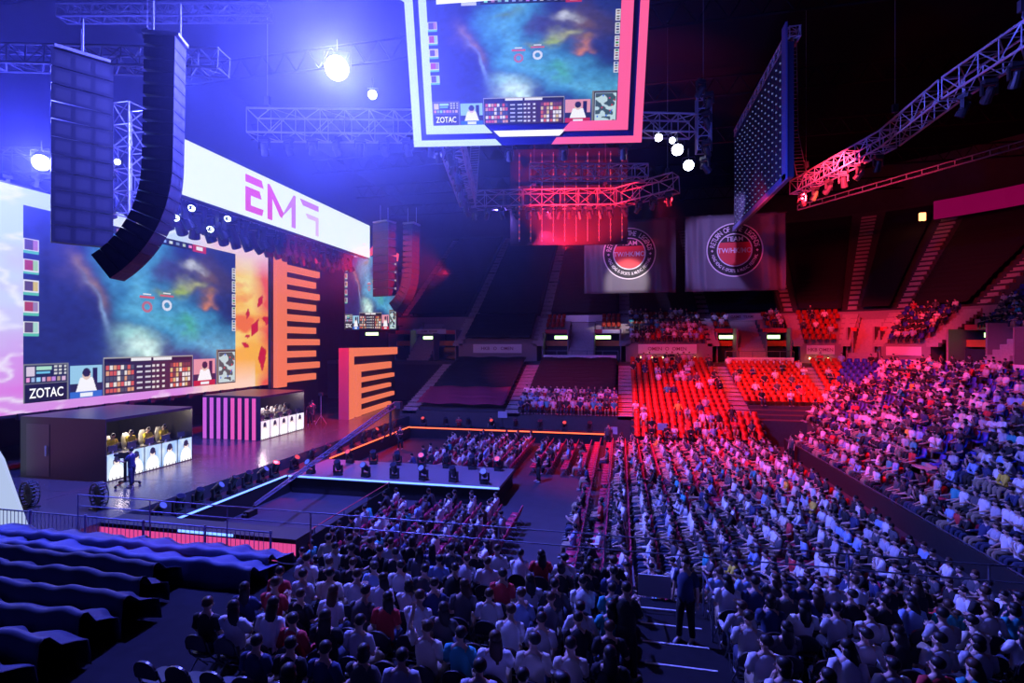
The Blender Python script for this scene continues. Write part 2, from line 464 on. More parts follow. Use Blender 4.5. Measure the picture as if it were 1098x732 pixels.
POSES = [dict(arm='lap'), dict(arm='fold', lean=-.1), dict(arm='knee', lean=.42), dict(arml='chin', armr='fold', lean=.1), dict(arm='phone', lean=.08, nod=.25),
         dict(arm='rest', lean=-.16, foot=.12), dict(arml='lap', armr='rest', lean=-.05, spread=.18), dict(arml='up', armr='lap', lean=0), dict(arm='lap', lean=.2, nod=.1)]
POSEN = ['hands in lap', 'arms folded', 'leaning forward on knees', 'hand at chin', 'looking at a phone', 'leaning back', 'one arm resting', 'arm raised', 'bending forward']
HK = ['short', 'long', 'fringe', 'bob', 'short', 'cap', 'short', 'fringe', 'long']
PROTO = {}
def proto(pi, hy):
    key = (pi, hy)
    if key in PROTO: return PROTO[key]
    ps = dict(POSES[pi]); ps['head'] = hy
    me, S = body_mesh(ps)
    P = {'body': me}
    m = MB(); shirt_mb(m, S, pi in (2, 5)); P['shirt'] = m.mesh('shirt', SHM[0], True)
    m = MB(); trouser_mb(m, S); P['trousers'] = m.mesh('trousers', TRS[0], True)
    for k in 'lr': m = MB(); shoe_mb(m, S, k); P['shoe'+k] = m.mesh('shoe', SHOE, True)
    m = MB(); hair_mb(m, S, HK[pi]); P['hair'] = m.mesh('hair', HAIRM[0], True)
    PROTO[key] = P
    return P
def setm(o, m):
    o.material_slots[0].link = 'OBJECT'; o.material_slots[0].material = m
def person(P, loc, rz, label, group, si, ti=0, hi=0, scale=1.0):
    o = link('person', P['body'], None, loc, rz); o.scale = (scale,)*3
    tag(o, label, 'person', group)
    c = link('shirt', P['shirt'], o); setm(c, SHM[si])
    c = link('trousers', P['trousers'], o); setm(c, TRS[ti])
    link('shoe', P['shoel'], o); link('shoe', P['shoer'], o)
    c = link('hair', P['hair'], o); setm(c, HAIRM[hi])
    return o

# low detail copies for the crowd mass
def crowd_tpl(pi, hy):
    ps = dict(POSES[pi]); ps['head'] = hy; S = skeleton(ps); m = MB()
    shirt_mb(m, S, pi in (2, 5), 7, 0, (1, 0, 0)); trouser_mb(m, S, 5, 0, (0, 1, 0)); h = S['h']
    m.sph(h(0, 0, 0), (.082, .095, .115), 7, 5, 0, S['HM'], (0, 0, 1)); m.sph(h(0, -.022, .045), (.093, .107, .093), 7, 5, 0, S['HM'], (0, 0, 0))
    m.limb([S['nb'], S['nk'], h(0, 0, -.06)], [.055, .052, .05], 5, 0, col=(0, 0, 1))
    for k in 'lr':
        m.limb([S['sh'+k].lerp(S['el'+k], .5), S['el'+k], S['wr'+k], S['wr'+k]+S['hd'+k]*.14], [.045, .042, .03, .03], 5, 0, col=(0, 0, 1))
        shoe_mb(m, S, k, 4, 0, (.3, .3, .31))
    return m
def merge(name, tpls, items, M):
    """tpls: MB list; items: (tpl index, x,y,z, rz, scale, {code: colour}); one object"""
    V = []; F = []; Cc = []; n = 0
    T = []
    for t in tpls:
        T.append((np.array([tuple(p) for p in t.v]), t.f, t.c))
    for (ti, x, y, z, rz, sc, cm) in items:
        v, f, c = T[ti]; ca, sa = math.cos(rz)*sc, math.sin(rz)*sc
        w = np.empty_like(v); w[:, 0] = v[:, 0]*ca-v[:, 1]*sa+x; w[:, 1] = v[:, 0]*sa+v[:, 1]*ca+y; w[:, 2] = v[:, 2]*sc+z
        V.append(w)
        for ff, c1 in zip(f, c):
            F.append(tuple(i+n for i in ff)); q = (*cm.get(c1, c1), 1); Cc.extend(q*len(ff))
        n += len(v)
    me = bpy.data.meshes.new(name); me.from_pydata(np.concatenate(V).tolist(), [], F); me.materials.append(M)
    me.polygons.foreach_set('use_smooth', [True]*len(F))
    a = me.color_attributes.new('Col', 'FLOAT_COLOR', 'CORNER'); a.data.foreach_set('color', Cc)
    return link(name, me)

# ------------------------------------------------------------------ seating plan
SEATS = []   # dict: x,y,z, face (rz so that local +Y faces the right way), occ, chair kind, where, row, seat
def S_(x, y, z, face, occ, kind, where, row, seat, hy=0.0): SEATS.append(dict(x=x, y=y, z=z, f=face, occ=occ, kind=kind, where=where, row=row, seat=seat, hy=hy))
NR = 9
NZ = lambda k: 1.6+.13*k
NY = lambda k: 12.35-.95*k
for k in range(NR):
    for i in range(14):
        x = -.15-.57*i
        if i > 12 and k > 0: continue
        occ = R.random() < (.95 if k < 5 else .85)
        if k >= 6 and i > 9: occ = False
        if k >= 7 and R.random() < .45: occ = False
        S_(x+R.uniform(-.03, .03), NY(k), NZ(k), 0, occ, 'black', 'near block left of the aisle', k, i, R.choice([.2, .5, .8]))
    for i in range(20):
        x = 2.2+.57*i
        occ = R.random() < (.93 if k < 4 else (.8 if k < 6 else .45))
        if k == NR-1: occ = R.random() < .2
        S_(x+R.uniform(-.03, .03), NY(k), NZ(k), 0, occ, 'black', 'near block right of the aisle', k, i, R.choice([.2, .5, .8]))
for r in range(7):
    for j in range(14):
        y = 14.4+.6*j
        S_(-10.2+.95*r, y, 0, PI/2, R.random() < .8 and not (r == 6 and j > 9), 'red', 'near floor seats', r, j, R.choice([-.3, 0, .1]))
for r in range(7):
    for j in range(15):
        y = 29.6+.62*j
        S_(-12.3+.95*r, y, 0, PI/2, R.random() < (.3 if r < 2 else .85), 'red', 'behind the thrust', r, j, R.choice([-.3, 0, .2]))
for r in range(4):
    for j in range(13):
        S_(-5.2+.95*r, 31+.62*j, 0, PI/2, R.random() < .22, 'red', 'beyond the walkway', r, j, 0)
for r in range(14):
    for j in range(43):
        y = 14.3+.6*j
        if 27.2 < y < 28.0: continue
        if r < 2: occ = R.random() < (.3 if y < 26 else .1)
        else: occ = R.random() < (.9 if y < 33 else .8)
        S_(-1.7+.9*r, y, 0, PI/2, occ, 'red', 'main floor block', r, j, R.choice([-.3, 0, .2, .4]))
for r, (x, z) in enumerate(RS):
    for j in range(46):
        y = 13.8+.58*j
        if abs(45-(y)+30-36) < .7 or abs(45-y+30-47) < .7: continue
        S_(x, y, z, PI/2, R.random() < .85, 'red', 'side riser', r, j, R.choice([-.3, 0, .3]))
for k in range(4):
    for j in range(17):
        S_(1.3+.56*j, 40.95+.62*k, .45*(k+1), PI, R.random() < (.3 if k < 2 else .15), 'sred', 'far riser', k, j, -.3)
def bay(t0, t1, o0, o1, zf, tread, kind, occ, where, cov=None, pitch=.56):
    r = 0; o = o0
    while o < o1-.01:
        k = max(.35, (o-2)/8.9)
        n = int(sum(1 for _ in range(1)) and 0) if False else 0
        seg = 0; t = t0+.75/(1 if (t0 <= 16 or t0 >= 30) else k)
        j = 0
        while t < t1-.55:
            st = pitch if (t < 16 or t >= 30) else pitch/k
            kd = kind(t, o) if callable(kind) else kind
            oc = occ(t, o) if callable(occ) else occ
            if kd:
                p = B(t, o+.4); a = yaw(t)
                if proj(p.x, p.y, 4)[0] < 1180 and p.y > 12: S_(p.x, p.y, zf(o), PI-a, R.random() < oc, kd, where, r, j, R.choice([-.3, -.3, 0]) if a < .5 else R.choice([-.3, 0]))
            t += st; j += 1
        o += tread; r += 1
LF = lambda o: LZ(o)
bay(-9.1, .5, 0, 3.3, LF, TR, 'sred', 1.0, 'far stand front rows')
bay(.5, 9.6, 0, 11.7, LF, TR, 'sred', lambda t, o: .5 if (o > 6 and 1.5 < t < 7) else (.7 if t > 8 and o > 4 else .13), 'far stand')
bay(9.6, 17.3, 2.5, 11.0, LF, TR, 'sred', .15, 'far stand under the right round banner')
bay(17.3, 30, 2.5, 11.7, LF, TR, lambda t, o: 'sred' if t < 20.5 else 'sblue', lambda t, o: .1 if t < 21 else (.12 if t < 24 else .6), 'far corner of the stand')
bay(30, 36, 0, 11.7, LF, TR, 'sblue', .6, 'side stand by the corner')
bay(36, 47, 0, 11.7, LF, TR, 'sblue', lambda t, o: .25 if o > 6.5 else .8, 'side stand')
bay(47, 60, 0, 11.7, LF, TR, 'sblue', .8, 'near side stand')
# middle blocks
bay(.5, 9.6, 14.1, 19.0, MZ, .92, 'sred', .8, 'middle seats by the left round banner')
bay(17.3, 20.2, 14.1, 19.0, MZ, .92, 'sred', .3, 'middle seats at the corner')
bay(22.3, 25.4, 14.1, 19.0, MZ, .92, 'sblue', .7, 'middle seats past the corner')
for a, b in ((-9.1, -6.0), (-2.6, .5)): bay(a, b, 16.6, 19.0, MZ, .92, 'sred', .05, 'middle seats over the left doorways')
for a, b in ((9.6, 12.2), (14.9, 17.3)): bay(a, b, 16.6, 19.0, MZ, .92, 'sred', .6, 'middle seats over the right doorways')
bay(26.5, 36, 16.0, 19.0, MZ, .92, 'sblue', .7, 'middle seats over the side doorways')
bay(26, 33, 19.6, 30, UZ, .95, 'sblue', .6, 'upper seats at the right edge')

inview = []
for s in SEATS:
    u, v, d = proj(s['x'], s['y'], s['z']+.9); s['d'] = d; s['u'] = u; s['v'] = v
    s['in'] = -25 < u < 1125 and v < 762 and d > 1
SEATS = [s for s in SEATS if s['in']]
SEATS.sort(key=lambda s: s['d'])
NP, NC = 296, 290
np_, nc_ = 0, 0
ctpl = [crowd_tpl(pi, hy) for pi in range(9) for hy in (-.3, .3)]
mass = []; seatmass = []
st = MB(); stadium_seat(st, Matrix.Identity(3), 0, (1, 0, 0))
stc = MB()
def simple_chair(m):
    m.loft([[Vector(p) for p in r] for r in ([(-.19, -.19, .52), (.19, -.19, .52), (.19, -.23, .52), (-.19, -.23, .52)], [(-.21, -.22, .66), (.21, -.22, .66), (.21, -.26, .66), (-.21, -.26, .66)],
            [(-.19, -.25, .78), (.19, -.25, .78), (.19, -.29, .78), (-.19, -.29, .78)], [(-.1, -.26, .84), (.1, -.26, .84), (.1, -.3, .84), (-.1, -.3, .84)])], 0, True, (1, 0, 0))
    m.box((0, .02, .43), (.4, .4, .05), 0, col=(1, 0, 0))
    for s in (-1, 1):
        m.bar((s*.21, -.24, .6), (s*.22, .24, 0), .014, 3, col=(.2, .2, .22)); m.bar((s*.19, .16, .42), (s*.2, -.27, 0), .014, 3, col=(.2, .2, .22))
simple_chair(stc)
SEATCOL = {'red': (.5, .025, .09), 'black': (.03, .03, .035), 'sred': (.42, .035, .014), 'sblue': (.03, .06, .45)}
usedp = usedc = False
for s in SEATS:
    rowtxt = ORD[s['row']]; seattxt = ORD[s['seat']]
    if s['where'].startswith('near block'):
        wp = '%s from aisle, %s row from railing, near %s block' % (seattxt, rowtxt, 'left' if 'left' in s['where'] else 'right'); grp = 'audience in the '+s['where']
        wc = wp
    else:
        wp = '%s along, %s row from stage, %s' % (seattxt, rowtxt, s['where']); grp = 'audience on the '+s['where']; wc = wp
    if s['occ']:
        pi = R.choices(range(9), [12, 6, 6, 4, 5, 5, 7, .6, 6])[0]
        si = R.choices(range(10), SW)[0]
        if np_ < NP:
            P = proto(pi, s['hy'] if s['f'] == 0 else round(s['hy'], 1))
            nm = SHIRTS[si][0]
            person(P, (s['x'], s['y'], s['z']), s['f']+R.uniform(-.12, .12), 'person in %s top, %s' % (nm, wp), grp, si, R.choice([0, 0, 1, 2]), R.choice([0, 0, 1]), R.uniform(.94, 1.04))
            np_ += 1
        else:
            mass.append((pi*2+(1 if s['hy'] > 0 else 0), s['x'], s['y'], s['z'], s['f']+R.uniform(-.15, .15), R.uniform(.94, 1.04),
                         {(1, 0, 0): SHIRTS[si][1], (0, 1, 0): R.choice([(.03, .04, .09), (.02, .02, .022), (.3, .24, .16)]), (0, 0, 1): (.6, .4, .31), (0, 0, 0): (.015, .012, .014)}))
    if s['kind'] in ('red', 'black') and nc_ < NC:
        c = dup(CH[s['kind']], (s['x'], s['y'], s['z']), s['f']+R.uniform(-.05, .05),
                ('%s %s chair, %s' % ('occupied' if s['occ'] else 'empty', 'black folding' if s['kind'] == 'black' else 'red padded', wc)), 'chairs in the '+s['where'])
        nc_ += 1
    else:
        seatmass.append((0 if s['kind'][0] == 's' else 1, s['x'], s['y'], s['z'], s['f'], 1.0, {(1, 0, 0): SEATCOL[s['kind']]}))
for c in (CH_B, CH_R):
    for k in kids(c): bpy.data.objects.remove(k)
    bpy.data.objects.remove(c)
PM = vcol_mat('crowd_clothes'); SM = vcol_mat('seat_plastic', rough=.45)
tag(merge('crowd', ctpl, mass, PM), 'distant seated audience filling the floor and the stands in light clothes', 'crowd', kind='stuff')
tag(merge('seat_rows', [st, stc], seatmass, SM), 'rows of red and blue plastic seats across floor and stands', 'seats', kind='stuff')
print('people', np_, 'mass', len(mass), 'chairs', nc_, 'seatmass', len(seatmass))

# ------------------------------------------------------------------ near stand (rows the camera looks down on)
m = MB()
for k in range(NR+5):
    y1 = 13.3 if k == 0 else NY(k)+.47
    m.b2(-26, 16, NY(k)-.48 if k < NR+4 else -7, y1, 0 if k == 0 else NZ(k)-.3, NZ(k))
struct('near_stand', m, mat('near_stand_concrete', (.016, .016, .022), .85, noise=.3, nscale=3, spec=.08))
for k in range(NR):
    tag(MB().b2(.45, 1.75, -.02, .02, -.01, .012).build('stair_nosing', mat('white_edge_paint', (.75, .75, .78), .5), None, (0, NY(k)+.45, NZ(k))), 'white painted edge of the %s step from the top of the near centre aisle' % ORD[k], 'step marking', 'white step edges')

def cover(x0, x1, y, z, label, depth=.75, grp='dark cloths over the empty near rows'):
    n = int((x1-x0)/.09); rr = random.Random(int(x1*7+y*13)); ph = [rr.uniform(0, 6) for _ in range(5)]
    prof = [(-.3, .05), (-.3, .4), (-.27, .84), (-.2, .9), (-.12, .88), (.05, .66), (.3, .58), (depth-.3, .5), (depth-.26, .25), (depth-.25, .05)]
    vs = []; fs = []
    for i in range(n+1):
        x = x0+(x1-x0)*i/n
        fold = math.sin(x*5.2+ph[0]+math.sin(x*1.7+ph[1])*1.6)
        for j, (a, b) in enumerate(prof):
            sag = .035*math.sin(x*2.3+ph[2])+.025*math.sin(x*7+ph[3])
            k = j/(len(prof)-1)
            vs.append((x+.05*fold*k, y+a*(1.25 if y > 11 and a > 0 else 1)+(.035*fold if 0 < j < 9 else .05*fold)*(1 if j > 4 else .4), z+b*(.78 if y > 11 else 1)+(sag*(1 if b > .3 else .2))+(.03*fold if j in (5, 6, 7) else 0)))
    P = len(prof)
    for i in range(n):
        for j in range(P-1):
            a = i*P+j; fs.append((a, a+1, a+P+1, a+P))
    m = MB().add(vs, fs); o = m.build('seat_cover', BLUECL if y < 11 else mat('navy_cloth_painted_lit', (.07, .09, .2), .6, noise=.25, nscale=5, bump=.25), smooth=True)  # front covers get a paler navy, the stronger light put into the colour
    so = o.modifiers.new('thick', 'SOLIDIFY'); so.thickness = .012
    return tag(o, label, 'cloth', grp)
for k in range(0, 9):
    x1 = [-9.2, -9.0, -10.9, -10.2, -9.6, -9.4, -9.0, -8.9, -8.7][k]
    cover(-25.5, x1, NY(k), NZ(k), 'dark blue cloth draped over the %s row of empty seats behind the railing' % ORD[k], .95 if k < 2 else .78)
m = MB()
for (x, y, a) in ((-6.3, 6.95, .3), (-6.75, 6.7, -.4), (-6.1, 6.45, .9)): m.box((x, y, NZ(6)+.018+.004*(a > 0)+.004*(a > .5)), (.5, .36, .003), 0, rz=a)
tag(m.build('paper_sheet', mat('white_paper', (.85, .85, .88), .7)), 'white paper sheets spread on the step beside the leftmost near seats', 'paper')

# railing of the near stand
r = thing('crowd_fence', 'black barred fence along the front edge of the near stand', 'fence', (0, 13.25, 1.6))
RAIL = mat('rail_grey_metal', (.16, .17, .24), .4, .5)
m = MB()
for i in range(int((26-10.2)/.16)): m.bar((-25.8+.16*i, 0, 0), (-25.8+.16*i, 0, .82), .011, 4)
m.build('baluster', RAIL, r); tag(r.children[0], kind='stuff')
for z in (.06, .84): MB().bar((-25.9, 0, z), (-10, 0, z), .025, 6).build('fence_rail', RAIL, r)
for i in range(8): MB().bar((-25.8+2.25*i, 0, 0), (-25.8+2.25*i, 0, .9), .035, 6).build('fence_post', RAIL, r)
r = thing('guard_rail', 'thin two bar metal guard rail standing above the near fence', 'railing', (0, 13.18, 1.6))
for z in (1.2, 1.55): MB().bar((-17, 0, z), (13.5, 0, z-.02), .018, 6).build('top_rail', RAIL, r)
for i in range(12): MB().bar((-17+2.77*i, 0, 0), (-17+2.77*i, 0, 1.55), .02, 6).build('rail_post', RAIL, r)
for x in (.3, 1.9):
    r = thing('stair_rail', 'short handrail %s of the near centre aisle' % ('left' if x < 1 else 'right'), 'railing', (x, 12.6, 1.65))
    for yy in (0, -1.2): MB().bar((0, yy, 0), (0, yy, 1.0), .022, 6).build('rail_post', RAIL, r)
    MB().tube([(0, .1, .97), (0, -1.3, 1.12)], .022, 6).build('hand_rail', RAIL, r)
# side barrier between floor and side stand
r = thing('floor_barrier', 'long dark barrier between the floor seats and the side stand', 'barrier', (11.82, 13.4, 0))
MB().b2(-.04, .04, 0, 27.5, 0, .95).build('panel', BLACK, r)
for z in (1.02,): MB().bar((0, 0, z), (0, 27.5, z), .025, 6).build('hand_rail', RAIL, r)
for i in range(12): MB().bar((0, .1+2.45*i, .9), (0, .1+2.45*i, 1.02), .025, 6).build('rail_post', RAIL, r)
r = thing('pit_barrier', 'crowd barrier with a red hand rail left of the near floor seats', 'barrier', (-11.3, 15.2, 0))
MB().b2(-.03, .03, 0, 8.6, 0, .8).build('panel', BLACK, r); MB().bar((0, 0, 1.05), (0, 8.6, 1.05), .025, 6).build('hand_rail', mat('red_rail', (.6, .08, .1), .4), r)
for i in range(5): MB().bar((0, .1+2.1*i, .0), (0, .1+2.1*i, 1.05), .025, 6).build('rail_post', RAIL, r)

# ------------------------------------------------------------------ stage, ledge, thrust
STG = mat('stage_deck', (.07, .07, .08), .24, noise=.2, nscale=1.5, spec=.6)
m = MB().b2(-38, -18.5, 12.6, 58, 0, 1.5)
struct('stage_floor', m, STG)
m = MB()
for i in range(16): m.b2(-30, -18.52, 13+2.44*i, 13.012+2.44*i, 1.5, 1.503)
for i in range(5): m.b2(-20.9-2.44*i, -20.89-2.44*i, 13, 57, 1.5, 1.503)
tag(m.build('deck_seam', BLACK), kind='structure')
m = MB().b2(-18.5, -17.4, 16, 41.2, 0, .93)
struct('stage_ledge', m, BLACK)
r = thing('thrust_runway', 'low grey thrust runway crossing the floor from the stage, blue light along its front', 'runway', (-11.6, 26.3, 0))
MB().b2(-5.8, 5.8, -1.9, 1.9, .8, .95).build('deck', mat('runway_deck', (.2, .16, .19), .35, noise=.12), r)
MB().b2(-5.7, 5.7, -1.8, 1.8, 0, .8).build('skirt', CLOTH, r)
BLUELED = emis('blue_led', (.12, .25, 1), 3.2); ORLED = emis('orange_led', (1, .12, .04), 2.6); PINKF = emis('pink_fascia_light', (1, .09, .4), .75)
MB().b2(-5.8, 5.8, -1.94, -1.9, .86, .94).build('led_strip', BLUELED, r)
MB().b2(-4.4, 5.4, 1.9, 1.94, .86, .94).build('led_strip', ORLED, r)
r = thing('back_runway', 'narrow back runway edged with an orange light line', 'runway', (-9.4, 41.1, 0))
MB().b2(-8.2, 8.2, -.45, .45, .8, .95).build('deck', BLACK, r); MB().b2(-8.1, 8.1, -.4, .4, 0, .8).build('skirt', CLOTH, r)
MB().b2(-8.2, 8.2, -.49, -.45, .85, .94).build('led_strip', ORLED, r)
r = thing('near_runway', 'near end platform with a glowing pink ribbed front', 'runway', (-14.5, 15.6, 0))
MB().b2(-4, 4, -.5, .5, 1.35, 1.5).build('deck', BLACK, r)
m = MB()
for i in range(50): m.b2(-4+.16*i, -4+.16*i+.13, -.5, -.47, .05, 1.35)
tag(m.build('front_panel', PINKF, r), kind='stuff')
MB().b2(-3.95, 3.95, -.46, .45, 0, 1.34).build('skirt', BLACK, r)
MB().b2(-.6, 1.6, -.53, -.5, 1.42, 1.5).build('led_strip', BLUELED, r)
for y0, y1, mm, lb in ((16.1, 24.2, BLUELED, 'bright blue light line on the stage ledge nearer the camera'), (28.4, 40.5, ORLED, 'orange light line on the far stage ledge')):
    m = MB(); m.b2(-17.44, -17.36, y0, y1, .93, .99); tag(m.build('led_strip', mm), lb, 'light strip')
m = MB().b2(-24, -18.6, 13.25, 13.3, 1.55, 1.6); tag(m.build('led_strip', BLUELED), 'blue light line low behind the fence at left', 'light strip')
# dark cloths on the far stand
def bowlcover(t0, t1, o0, o1, zf, label, mm=CLOTH, grp='black cloths over empty far seats'):
    vs = []; fs = []; nx = max(8, int((t1-t0)/.35)); ny = int((o1-o0)/.3); nn = random.Random(int(t0*10+o1))
    for j in range(ny+1):
        o_ = o0+(o1-o0)*j/ny
        for i in range(nx+1):
            t = t0+(t1-t0)*i/nx
            p = B(t, o_, zf(o_)+.62+.05*math.sin(t*2.1+o_)+.08*math.sin(o_*PI*2/.85)); vs.append(p)
    for j in range(ny):
        for i in range(nx): a = j*(nx+1)+i; fs.append((a, a+1, a+nx+2, a+nx+1))
    o = MB().add(vs, fs).build('seat_cover', mm, smooth=True); o.modifiers.new('t', 'SOLIDIFY').thickness = .03
    return tag(o, label, 'cloth', grp)
bowlcover(-17.9, -9.9, .1, 3.6, LZ, 'wine red cloth covering the low far seats behind the back runway', mat('wine_cloth', (.3, .03, .09), .8, noise=.2), 'wine red seat cloths')
bowlcover(-17.7, -9.9, 3.8, 11.5, LZ, 'black cloth over the lower far seats left of the doorways')
bowlcover(-8.2, -.4, 3.6, 11.2, LZ, 'black cloth over the lower far seats above the front rows of people')
bowlcover(-17.7, -9.9, 14.2, 19.2, MZ, 'black cloth over the middle far seats above the pink banner')
NM = ['behind the side screen', 'left of the round banners', 'just left of the left round banner', 'right below the left round banner', 'between the two round banners', 'right of the right round banner', 'at the start of the corner', 'in the corner of the hall']
ua = [a for a, _ in AIS]
for i in range(8):
    a, b = ua[i], ua[i+1]
    if i == 8: break
    kk = 1 if b <= 16 else 1/1.7
    bowlcover(a+.75*kk, b-.75*kk, 19.7, 41.5, UZ, 'dark cloth over the steep upper seats '+NM[i], mat('black_upper_cloth', (.022, .022, .03), .9), 'dark cloths over the upper stand')
bowlcover(25.4+.5, 33-.6, 31, 41.5, UZ, 'dark cloth over the upper seats beyond the seated people at right', mat('black_upper_cloth', (.022, .022, .03), .9), 'dark cloths over the upper stand')

# ------------------------------------------------------------------ middle level: seat bays, doorway bays, banners, exit signs
GREENL = emis('exit_green_light', (.55, 1, .35), 3.5)
ORW = mat('orange_wall_tiles', (.75, .2, .04), .5, noise=.3, nscale=2)
REDW = mat('red_fascia', (.6, .05, .06), .6)
DARKG = mat('dark_glass', (.04, .045, .06), .1)
INK = mat('banner_ink', (.25, .08, .15), .6)
def banner(t0, t1, o, z0, z1, label, words, name='advertising_banner', glow=False):
    tm = (t0+t1)/2; c = B(tm, o, 0); a = yaw(tm); r = thing(name, label, 'banner', (c.x, c.y, z0), -a, 'white banners on the far stand walls')
    w = (B(t1, o)-B(t0, o)).length
    MB().b2(-w/2, w/2, -.03, .02, 0, z1-z0).build('vinyl', WHITEB, r)
    h = (z1-z0)
    if words:
        vs, fs = textmesh(words, h*.52, .004)
        W = max(v.x for v in vs)-min(v.x for v in vs); k = min(1, w*.9/W)
        m = MB().add([(v.x*k, -.036+v.z*0-(.004 if v.z > 0 else 0), v.y+h/2) for v in vs], fs); m.build('lettering', INK, r)
    return r
def place(m, o0, t): pass
def exit_box(t, o, z, k, label):
    c = B(t, o, z); a = yaw(t); r = thing('exit_sign', label, 'sign', tuple(c), -a, 'green signs over the doorways')
    MB().b2(-.95, .95, -.06, .12, -.05, .42).build('housing', BLACK, r)
    MB().b2(-.85, .85, -.09, -.06, 0, .37).build('lit_panel', GREENL, r)
    return r
frm = MB(); wallm = MB(); redm = MB(); orm = MB(); darkm = MB()
# back walls and slabs of the seat bays
def seat_bay(a, b):
    for k in range(6): pbox(wallm, a+.1, b-.1, 14+.92*k, 19.6, 6.0, MZ(14+.92*k)-.05)
def door_bay(a, b, stairs=True):
    c = (a+b)/2; w = 1.5 if b <= 17.5 else 1.0
    for s, (p, q) in ((0, (a+.5, c-w)), (1, (c+w, b-.5))):
        pbox(redm, p, q, 16.3, 16.5, 9.15, 9.6)                       # front of the little seat block
        for k in range(3): pbox(wallm, p, q, 16.5+.92*k, 19.6, 9.1, MZ(16.6+.92*k)-.02)
        pbox(darkm, p, q, 18.6, 18.8, 6, 9.1)                         # recess
        pbox(orm, p, q, 16.5, 16.7, 7.7, 8.3)                        # tiled wall band
        pbox(darkm, p, q, 16.35, 16.45, 6.05, 7.5)                      # glazed front
        pbox(wallm, p-.12, p, 14.5, 19, 6, 9.2); pbox(wallm, q, q+.12, 14.5, 19, 6, 9.6)
    if stairs:
        k = 0; o = 13.2
        while o < 19: pbox(frm, c-w+.15, c+w-.15, o, 19.6, 6.0, 6.25+.42*k); o += .55; k += 1
for a, b in ((-18.5, -9.1), (.5, 9.6), (17.3, 20.2), (22.3, 25.4)): seat_bay(a, b)
for a, b in ((-27.8, -18.5), (-9.1, .5), (9.6, 17.3), (20.2, 22.3), (25.6, 33)): door_bay(a, b)
pbox(wallm, 33, 62, 14, 19.6, 6, 10.9)
struct('middle_stand', wallm, WALLP); struct('trim_red_fascia', redm, REDW); struct('trim_orange_band', orm, ORW); struct('wall_dark_recess', darkm, DARKG); struct('doorway_stairs', frm, CONCL)
m = MB(); pbox(m, -34, 62, 19.3, 19.5, 10.3, 11.35); struct('trim_upper_parapet', m, WALLP)
for nm_, t, wd in (('exit', -22.8, 'under the small white banner at far left'), ('exit', -6.6, 'left of the left doorway stairs'), ('exit', -1.9, 'right of the left doorway stairs'), ('exit', 11.4, 'left of the right doorway stairs'),
                   ('exit', 15.8, 'right of the right doorway stairs'), ('exit', 27.6, 'past the corner at the right edge'), ('exit', -30.5, 'low beyond the side screen')):
    exit_box(t, 16.35, 8.5 if t > -30 else 9, 0, 'glowing green exit sign '+wd)
W1 = 'LANDERS  O  GAME POWER'
banner(-16.6, -10.9, 13.9, 6.9, 7.9, 'pink white banner under the black middle cloth, left of the first stairs', 'HKB   O   OMEN')
banner(1.9, 7.9, 13.9, 6.9, 7.9, 'white banner below the middle seats, between the two doorways', 'OMEN  O  OMEN')
banner(-25, -20.7, 16.2, 9.15, 9.75, 'small greyish banner above the leftmost green sign', 'GAME  POWER')
banner(-8.1, -.4, 11.7, 6.05, 6.75, 'long pink banner strip below the left doorway', 'OMEN O OMEN    OMEN O OMEN    OMEN O OMEN')
banner(10.5, 16.6, 11.7, 6.05, 6.6, 'long pink banner strip below the right doorway', 'OMEN O OMEN    OMEN O OMEN    OMEN O OMEN')
banner(-7.6, -.6, 19.25, 10.6, 11.4, 'violet white banner on the parapet left of the left round banner', '')
banner(10.6, 16.4, 19.25, 10.6, 11.4, 'white banner on the parapet under the right round banner', 'GAME  TEAM')
banner(-2.0, .3, 16.2, 9.15, 9.55, 'small pink banner above the right hand green sign of the left doorway', '')
banner(17.8, 19.6, 13.9, 6.9, 7.8, 'short white banner below the seats where the corner starts', 'HKB OMEN')
banner(22.7, 24.8, 13.9, 6.9, 7.7, 'short pink banner in the corner of the stand', '')
for a, b in ((24.6, 27.2), (27.2, 30), (30, 34), (34, 39)): banner(a, b, 11.6, 5.9, 6.6, 'pink banner strip on the corner wall, %s piece from the left' % ORD[int({24.6: 0, 27.2: 1, 30: 2, 34: 3}[a])], 'OMEN O OMEN')
for wa, wb in ((23.5, 26), (26, 28), (28, 30), (30, 62)):
    m = MB(); pbox(m, wa, wb, 11.8, 11.95, 4.6, 5.95); struct('wall_stand_side', m, WALLP)
for wa, wb in ((-8.4, -.25), (10.35, 16.6)):
    m = MB(); pbox(m, wa, wb, 11.8, 11.95, 5.2, 6.2); struct('wall_stand_far', m, WALLP)
# glass railings of the doorways
for a, b, w in ((-8.3, -.2, 'left'), (10.4, 16.7, 'right')):
    p = B(a, 11.95); r = thing('balcony_rail', 'thin railing above the long pink banner of the %s doorway' % w, 'railing', (p.x, p.y, 6.2))
    n = 5; w_ = b-a
    for z in (1.0,): MB().bar((0, 0, z), (w_, 0, z), .03, 6).build('hand_rail', RAIL, r)
    for i in range(n+1): MB().bar((w_*i/n, 0, 0), (w_*i/n, 0, 1.0), .03, 6).build('rail_post', RAIL, r)
